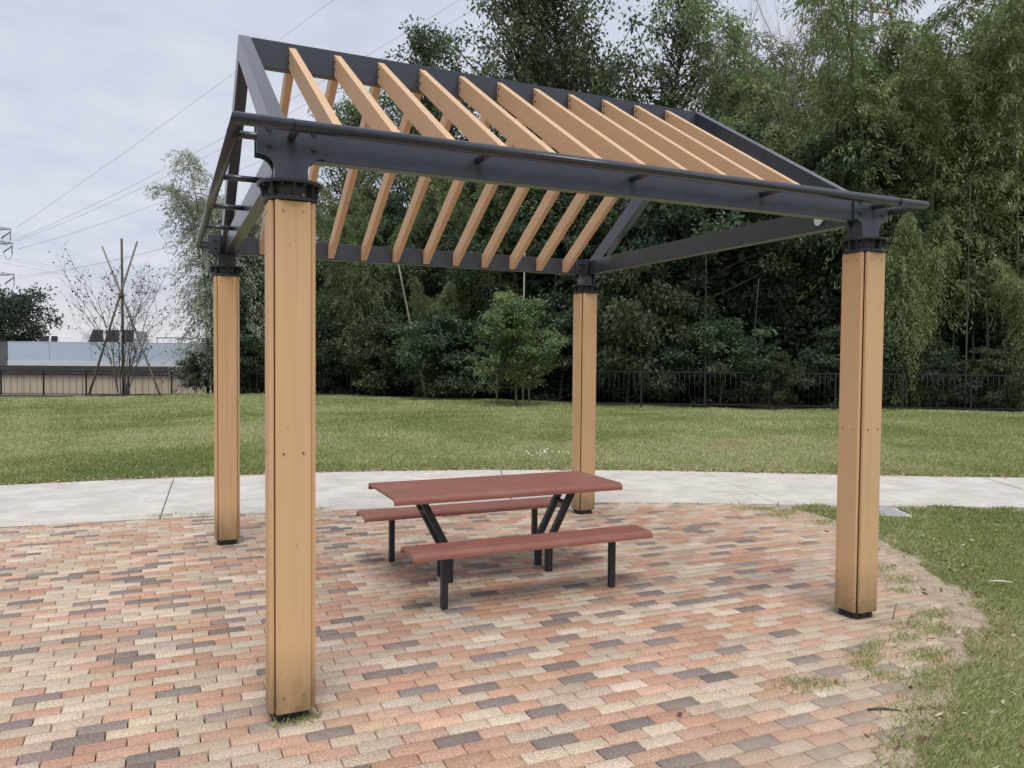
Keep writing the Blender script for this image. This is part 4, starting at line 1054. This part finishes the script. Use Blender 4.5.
# ------------------------------------------------------------------ pylons and wires
def pylon(name, label, bearing, d, H, wbase, arms, m_of, rz, base=-2.0):
    x, y = site(bearing, d); root = thing(name, label, 'pylon', (x, y, base), rz)
    def hw(z): return wbase/2*(1-z/H)+0.55*(z/H)
    lv = [0]; 
    while lv[-1] < H-2.4: lv.append(lv[-1]+max(2.2, hw(lv[-1])*1.7))
    lv[-1] = H
    mb = MB()
    for a, b in zip(lv, lv[1:]):
        ha, hb_ = hw(a), hw(b); m = m_of((a+b)/2)
        for sx, sy in ((-1, -1), (1, -1), (1, 1), (-1, 1)):
            mb.tube([(sx*ha, sy*ha, a), (sx*hb_, sy*hb_, b)], 0.11, m, 4)
        cs = ((-1, -1), (1, -1), (1, 1), (-1, 1))
        for k in range(4):
            p, q = cs[k], cs[(k+1) % 4]
            mb.tube([(p[0]*ha, p[1]*ha, a), (q[0]*hb_, q[1]*hb_, b)], 0.055, m, 4); mb.tube([(q[0]*ha, q[1]*ha, a), (p[0]*hb_, p[1]*hb_, b)], 0.055, m, 4)
            mb.tube([(p[0]*hb_, p[1]*hb_, b), (q[0]*hb_, q[1]*hb_, b)], 0.055, m, 4)
    mb.build('tower_body', root)
    for z, ln in arms:
        m = m_of(z)
        for s in (-1, 1):
            am = MB(); h0 = hw(z); n = 6
            for sy in (-1, 1):
                am.tube([(s*h0, sy*h0, z), (s*ln, 0, z+0.2)], 0.07, m, 4); am.tube([(s*h0, sy*h0, z+1.6), (s*ln, 0, z+0.25)], 0.06, m, 4)
            for k in range(1, n):
                t0, t1 = (k-1)/n, k/n
                for sy in (-1, 1):
                    a_ = (s*(h0+(ln-h0)*t0), sy*h0*(1-t0), z+0.2*t0); b_ = (s*(h0+(ln-h0)*t1), sy*h0*(1-t1), z+1.6+(0.25-1.6)*t1)
                    am.tube([a_, b_], 0.04, m, 4)
            a_o = am.build('arm', root)
            ins = MB()
            for k in range(7): ins.disc((s*(ln-0.2), 0), 0.16, 0.16, z-0.25-k*0.26, z-0.16-k*0.26, M['galv'], 8)
            ins.tube([(s*(ln-0.2), 0, z+0.1), (s*(ln-0.2), 0, z-1.9)], 0.04, M['galv'], 5)
            ins.tube([(s*(ln-0.2), 0, z-0.3), (s*(ln-1.9), 0, z-1.5)], 0.12, M['galv'], 6)
            lp = [(s*(ln-0.2)-s*1.7*t, 0, z-1.9-1.2*math.sin(PI*t)+0.4*t) for t in np.linspace(0, 1, 7)]
            ins.tube(lp, 0.045, M['galv'], 4)
            ins.build('insulator', a_o)
D1 = 150
pylon('pylon', 'grey lattice pylon whose arm tips show at the left edge', -42, D1, 42, 9, [(elev(231, D1, 0)+2, 10.6), (elev(245, D1, 0)+2, 10.9), (elev(276, D1, 0)+2, 11.2)], lambda z: M['galv'], -YAW)
pylon('pylon', 'red and white lattice pylon top peeking over the trees, upper right', 846, 92, 56, 8, [(45.4, 7), (51, 6)], lambda z: M['red_white'] if z > 45 else M['galv'], -YAW+0.5)
def ray(px, py, d):
    v = fw+cr*((px-512)/F_PX)-cu*((py-384)/F_PX); return CAM+v*d
random.seed(5)
for k, (a, da, b, db, sag, r, lab) in enumerate([
   ((16, 228), 150, (560, -170), 66, 0.6, 0.022, 'highest power line, crossing the sky left of the roof peak'),
   ((17, 239), 150, (640, -112), 66, 2.0, 0.024, 'power line crossing just left of the roof peak, upper of two'),
   ((17, 241), 150, (664, -104), 67, 2.3, 0.024, 'power line crossing just left of the roof peak, lower of two'),
   ((18, 249), 150, (700, -60), 70, 3.0, 0.024, 'power line rising gently to the tip of the pale plume on the left'),
   ((18, 276), 150, (700, 40), 75, 4.0, 0.024, 'power line rising gently behind the crossed stakes on the left'),
   ((18, 279), 150, (760, 40), 80, 3.0, 0.020, 'nearly level power line low in the left sky'),
   ((-20, 251), 100, (200, 296), 420, 0.0, 0.024, 'upper of the three low wires falling right from the left edge'),
   ((-20, 254), 100, (200, 298), 420, 0.0, 0.024, 'middle of the three low wires falling right from the left edge'),
   ((-20, 258), 100, (200, 301), 420, 0.0, 0.024, 'lowest of the three low wires falling right from the left edge')]):
    p, q = ray(*a, da), ray(*b, db)
    pts = [p+(q-p)*t-np.array([0, 0, 4*sag*t*(1-t)]) for t in np.linspace(0, 1, 24)]
    r *= 0.8; rr = [r*(1.6 if da > 120 else 1.0)*(1-0.45*t) if da > 120 else r*(0.8+2.2*t) for t in np.linspace(0, 1, 24)]
    o = MB().tube([Vector(v) for v in pts], rr, M['wire'], 5).build('power_line'); tag(o, lab, 'power line', 'power lines across the sky')

# ------------------------------------------------------------------ small things on the ground
def curled_leaf(name, lab, x, y, l, w, m, rz, z=0.006):
    mb = MB(); n = 6; k = mb.mi(M[m]); rows = []
    for i in range(n+1):
        t = i/n; ww = w*math.sin(PI*(0.08+0.88*t))**0.8
        rows.append([mb.bm.verts.new(((t-0.5)*l, s*ww/2, z+0.010*abs(s)*math.sin(PI*t)+0.012*(t-0.4)**2)) for s in (-1, 0, 1)])
    for a, b in zip(rows, rows[1:]):
        for j in range(2):
            f = mb.bm.faces.new((a[j], a[j+1], b[j+1], b[j])); f.material_index = k; f.smooth = True
    o = mb.build(name); o.location = (x, y, 0); o.rotation_euler = (0, 0, rz); return tag(o, lab, 'leaf')
curled_leaf('fallen_leaf', 'dark red brown dead leaf on soil at the lower right corner', 2.44, -1.33, 0.085, 0.045, 'dead_leaf', 0.6)
curled_leaf('fallen_leaf', 'small dark brown leaf lying on the pavers at bottom centre', 1.62, -0.72, 0.034, 0.024, 'dead_leaf', 1.2)
curled_leaf('fallen_leaf', 'pale dry curled leaf on the grass right of the front right post', 5.02, 0.05, 0.16, 0.04, 'pale_leaf', -0.7, 0.03)
curled_leaf('fallen_leaf', 'pale crumpled leaf on the grass in the lower right', 3.36, -1.30, 0.10, 0.045, 'pale_leaf', 0.2, 0.03)
o = MB().tube([(0, 0, 0.006), (0.07, 0.012, 0.010), (0.15, 0.004, 0.006)], [0.005, 0.006, 0.003], M['twig'], 6).build('twig'); o.location = (2.46, -1.02, 0); o.rotation_euler = (0, 0, -0.5); tag(o, 'thin dark twig lying on pavers left of the lower right grass', 'twig')
o = MB().tube([(0, 0, 0.0), (0.02, 0.004, 0.05), (0.045, 0.01, 0.10)], [0.003, 0.003, 0.0015], M['twig'], 6).build('weed_stalk'); o.location = (3.66, -0.16, 0); tag(o, 'short bare stalk standing by the foot of the front right post', 'stalk')
# grey utility cover set in the grass behind the front right post
q = (6.50, 2.34)
cv = thing('utility_cover', 'small grey utility cover in the grass behind the front right post', 'cover', (q[0], q[1], 0), -0.45)
MB().box((-0.19, -0.19, -0.05), (0.19, 0.19, 0.020), M['cover'], 0.006).build('lid', cv)
fr = MB()
for (x0, y0, x1, y1) in ((-.22, -.22, .22, -.193), (-.22, .193, .22, .22), (-.22, -.193, -.193, .193), (.193, -.193, .22, .193)): fr.box((x0, y0, -0.05), (x1, y1, 0.016), M['concrete'])
fr.build('frame', cv)
# white clover patch on the lawn
n = 150
P = np.stack([rng.normal(5.20, 0.20, n), rng.normal(8.02, 0.16, n), rng.uniform(0.035, 0.065, n)], 1)[::3]
P[44:, 0] = rng.normal(6.20, 0.03, 6); P[44:, 1] = rng.normal(7.12, 0.03, 6)
ax = rng.normal(size=(len(P), 3)); ax[:, 2] = np.abs(ax[:, 2])*0.5
tag(link('white_flowers', leaf_mesh('white_flowers', P, ax, 0.035, 0.03, rng.random(len(P)), M['petal'])), 'small patch of white flowers on the lawn just beyond the path', 'flowers', kind='stuff')

# ------------------------------------------------------------------ sky and light
w = bpy.data.worlds.new('World'); S.world = w; w.use_nodes = True
nt = w.node_tree; bg = nt.nodes['Background']
SUN_EL, SUN_AZ = R(66), R(195)               # azimuth clockwise from +Y
sky = nt.nodes.new('ShaderNodeTexSky'); sky.sky_type = 'NISHITA'; sky.sun_disc = False
sky.sun_elevation = SUN_EL; sky.sun_rotation = SUN_AZ; sky.dust_density = 2.0
tc = nt.nodes.new('ShaderNodeTexCoord')
sep = nt.nodes.new('ShaderNodeSeparateXYZ'); nt.links.new(tc.outputs['Generated'], sep.inputs[0])
# project the cloud deck on a plane overhead so that it foreshortens toward the horizon
zc = math_n(nt, 'ADD', math_n(nt, 'MAXIMUM', sep.outputs[2], 0.0), 0.16)
cmb = nt.nodes.new('ShaderNodeCombineXYZ')
nt.links.new(math_n(nt, 'DIVIDE', sep.outputs[0], zc), cmb.inputs[0]); nt.links.new(math_n(nt, 'DIVIDE', sep.outputs[1], zc), cmb.inputs[1])
def sn(scale, det, rough, dist=0.0):
    n = nt.nodes.new('ShaderNodeTexNoise'); n.inputs['Scale'].default_value = scale; n.inputs['Detail'].default_value = det; n.inputs['Roughness'].default_value = rough
    n.inputs['Distortion'].default_value = dist
    nt.links.new(cmb.outputs[0], n.inputs['Vector']); return n
n1, n2 = sn(1.3, 7, 0.58, 0.4), sn(4.2, 6, 0.6, 0.3)
v = math_n(nt, 'ADD', math_n(nt, 'MULTIPLY', n1.outputs[0], 0.68), math_n(nt, 'MULTIPLY', n2.outputs[0], 0.32))
cr1 = ramp(nt, [(0.32, (5.7, 6.2, 7.4)), (0.47, (6.8, 7.2, 8.3)), (0.60, (7.7, 7.95, 8.9)), (0.74, (8.6, 8.75, 9.4))]); nt.links.new(v, cr1.inputs[0])
# thinner, warmer cloud low over the horizon, brighter cloud overhead
hzr = nt.nodes.new('ShaderNodeMapRange'); hzr.inputs[1].default_value = 0.0; hzr.inputs[2].default_value = 0.10; hzr.inputs[3].default_value = 1; hzr.inputs[4].default_value = 0
nt.links.new(sep.outputs[2], hzr.inputs[0])
c = mixc(nt, math_n(nt, 'MULTIPLY', hzr.outputs[0], 0.75), cr1.outputs[0], (8.2, 7.8, 7.7))
c = mixc(nt, 0.10, c, sky.outputs[0])
nt.links.new(c, bg.inputs['Color']); bg.inputs['Strength'].default_value = 0.10
sl = bpy.data.lights.new('sun', 'SUN'); sl.energy = 2.3; sl.angle = R(28); sl.color = (1.0, 0.965, 0.91)
so = bpy.data.objects.new('sun', sl); C.objects.link(so)
dirv = Vector((math.sin(SUN_AZ)*math.cos(SUN_EL), math.cos(SUN_AZ)*math.cos(SUN_EL), math.sin(SUN_EL)))
so.rotation_euler = dirv.to_track_quat('Z', 'Y').to_euler(); so.location = (0, 0, 20)

S.view_settings.view_transform = 'Standard'; S.view_settings.look = 'None'; S.view_settings.exposure = 0
S.render.engine = 'CYCLES'
S.cycles.use_denoising = True; S.cycles.max_bounces = 6; S.cycles.diffuse_bounces = 3; S.cycles.transmission_bounces = 3
S.cycles.filter_width = 1.5
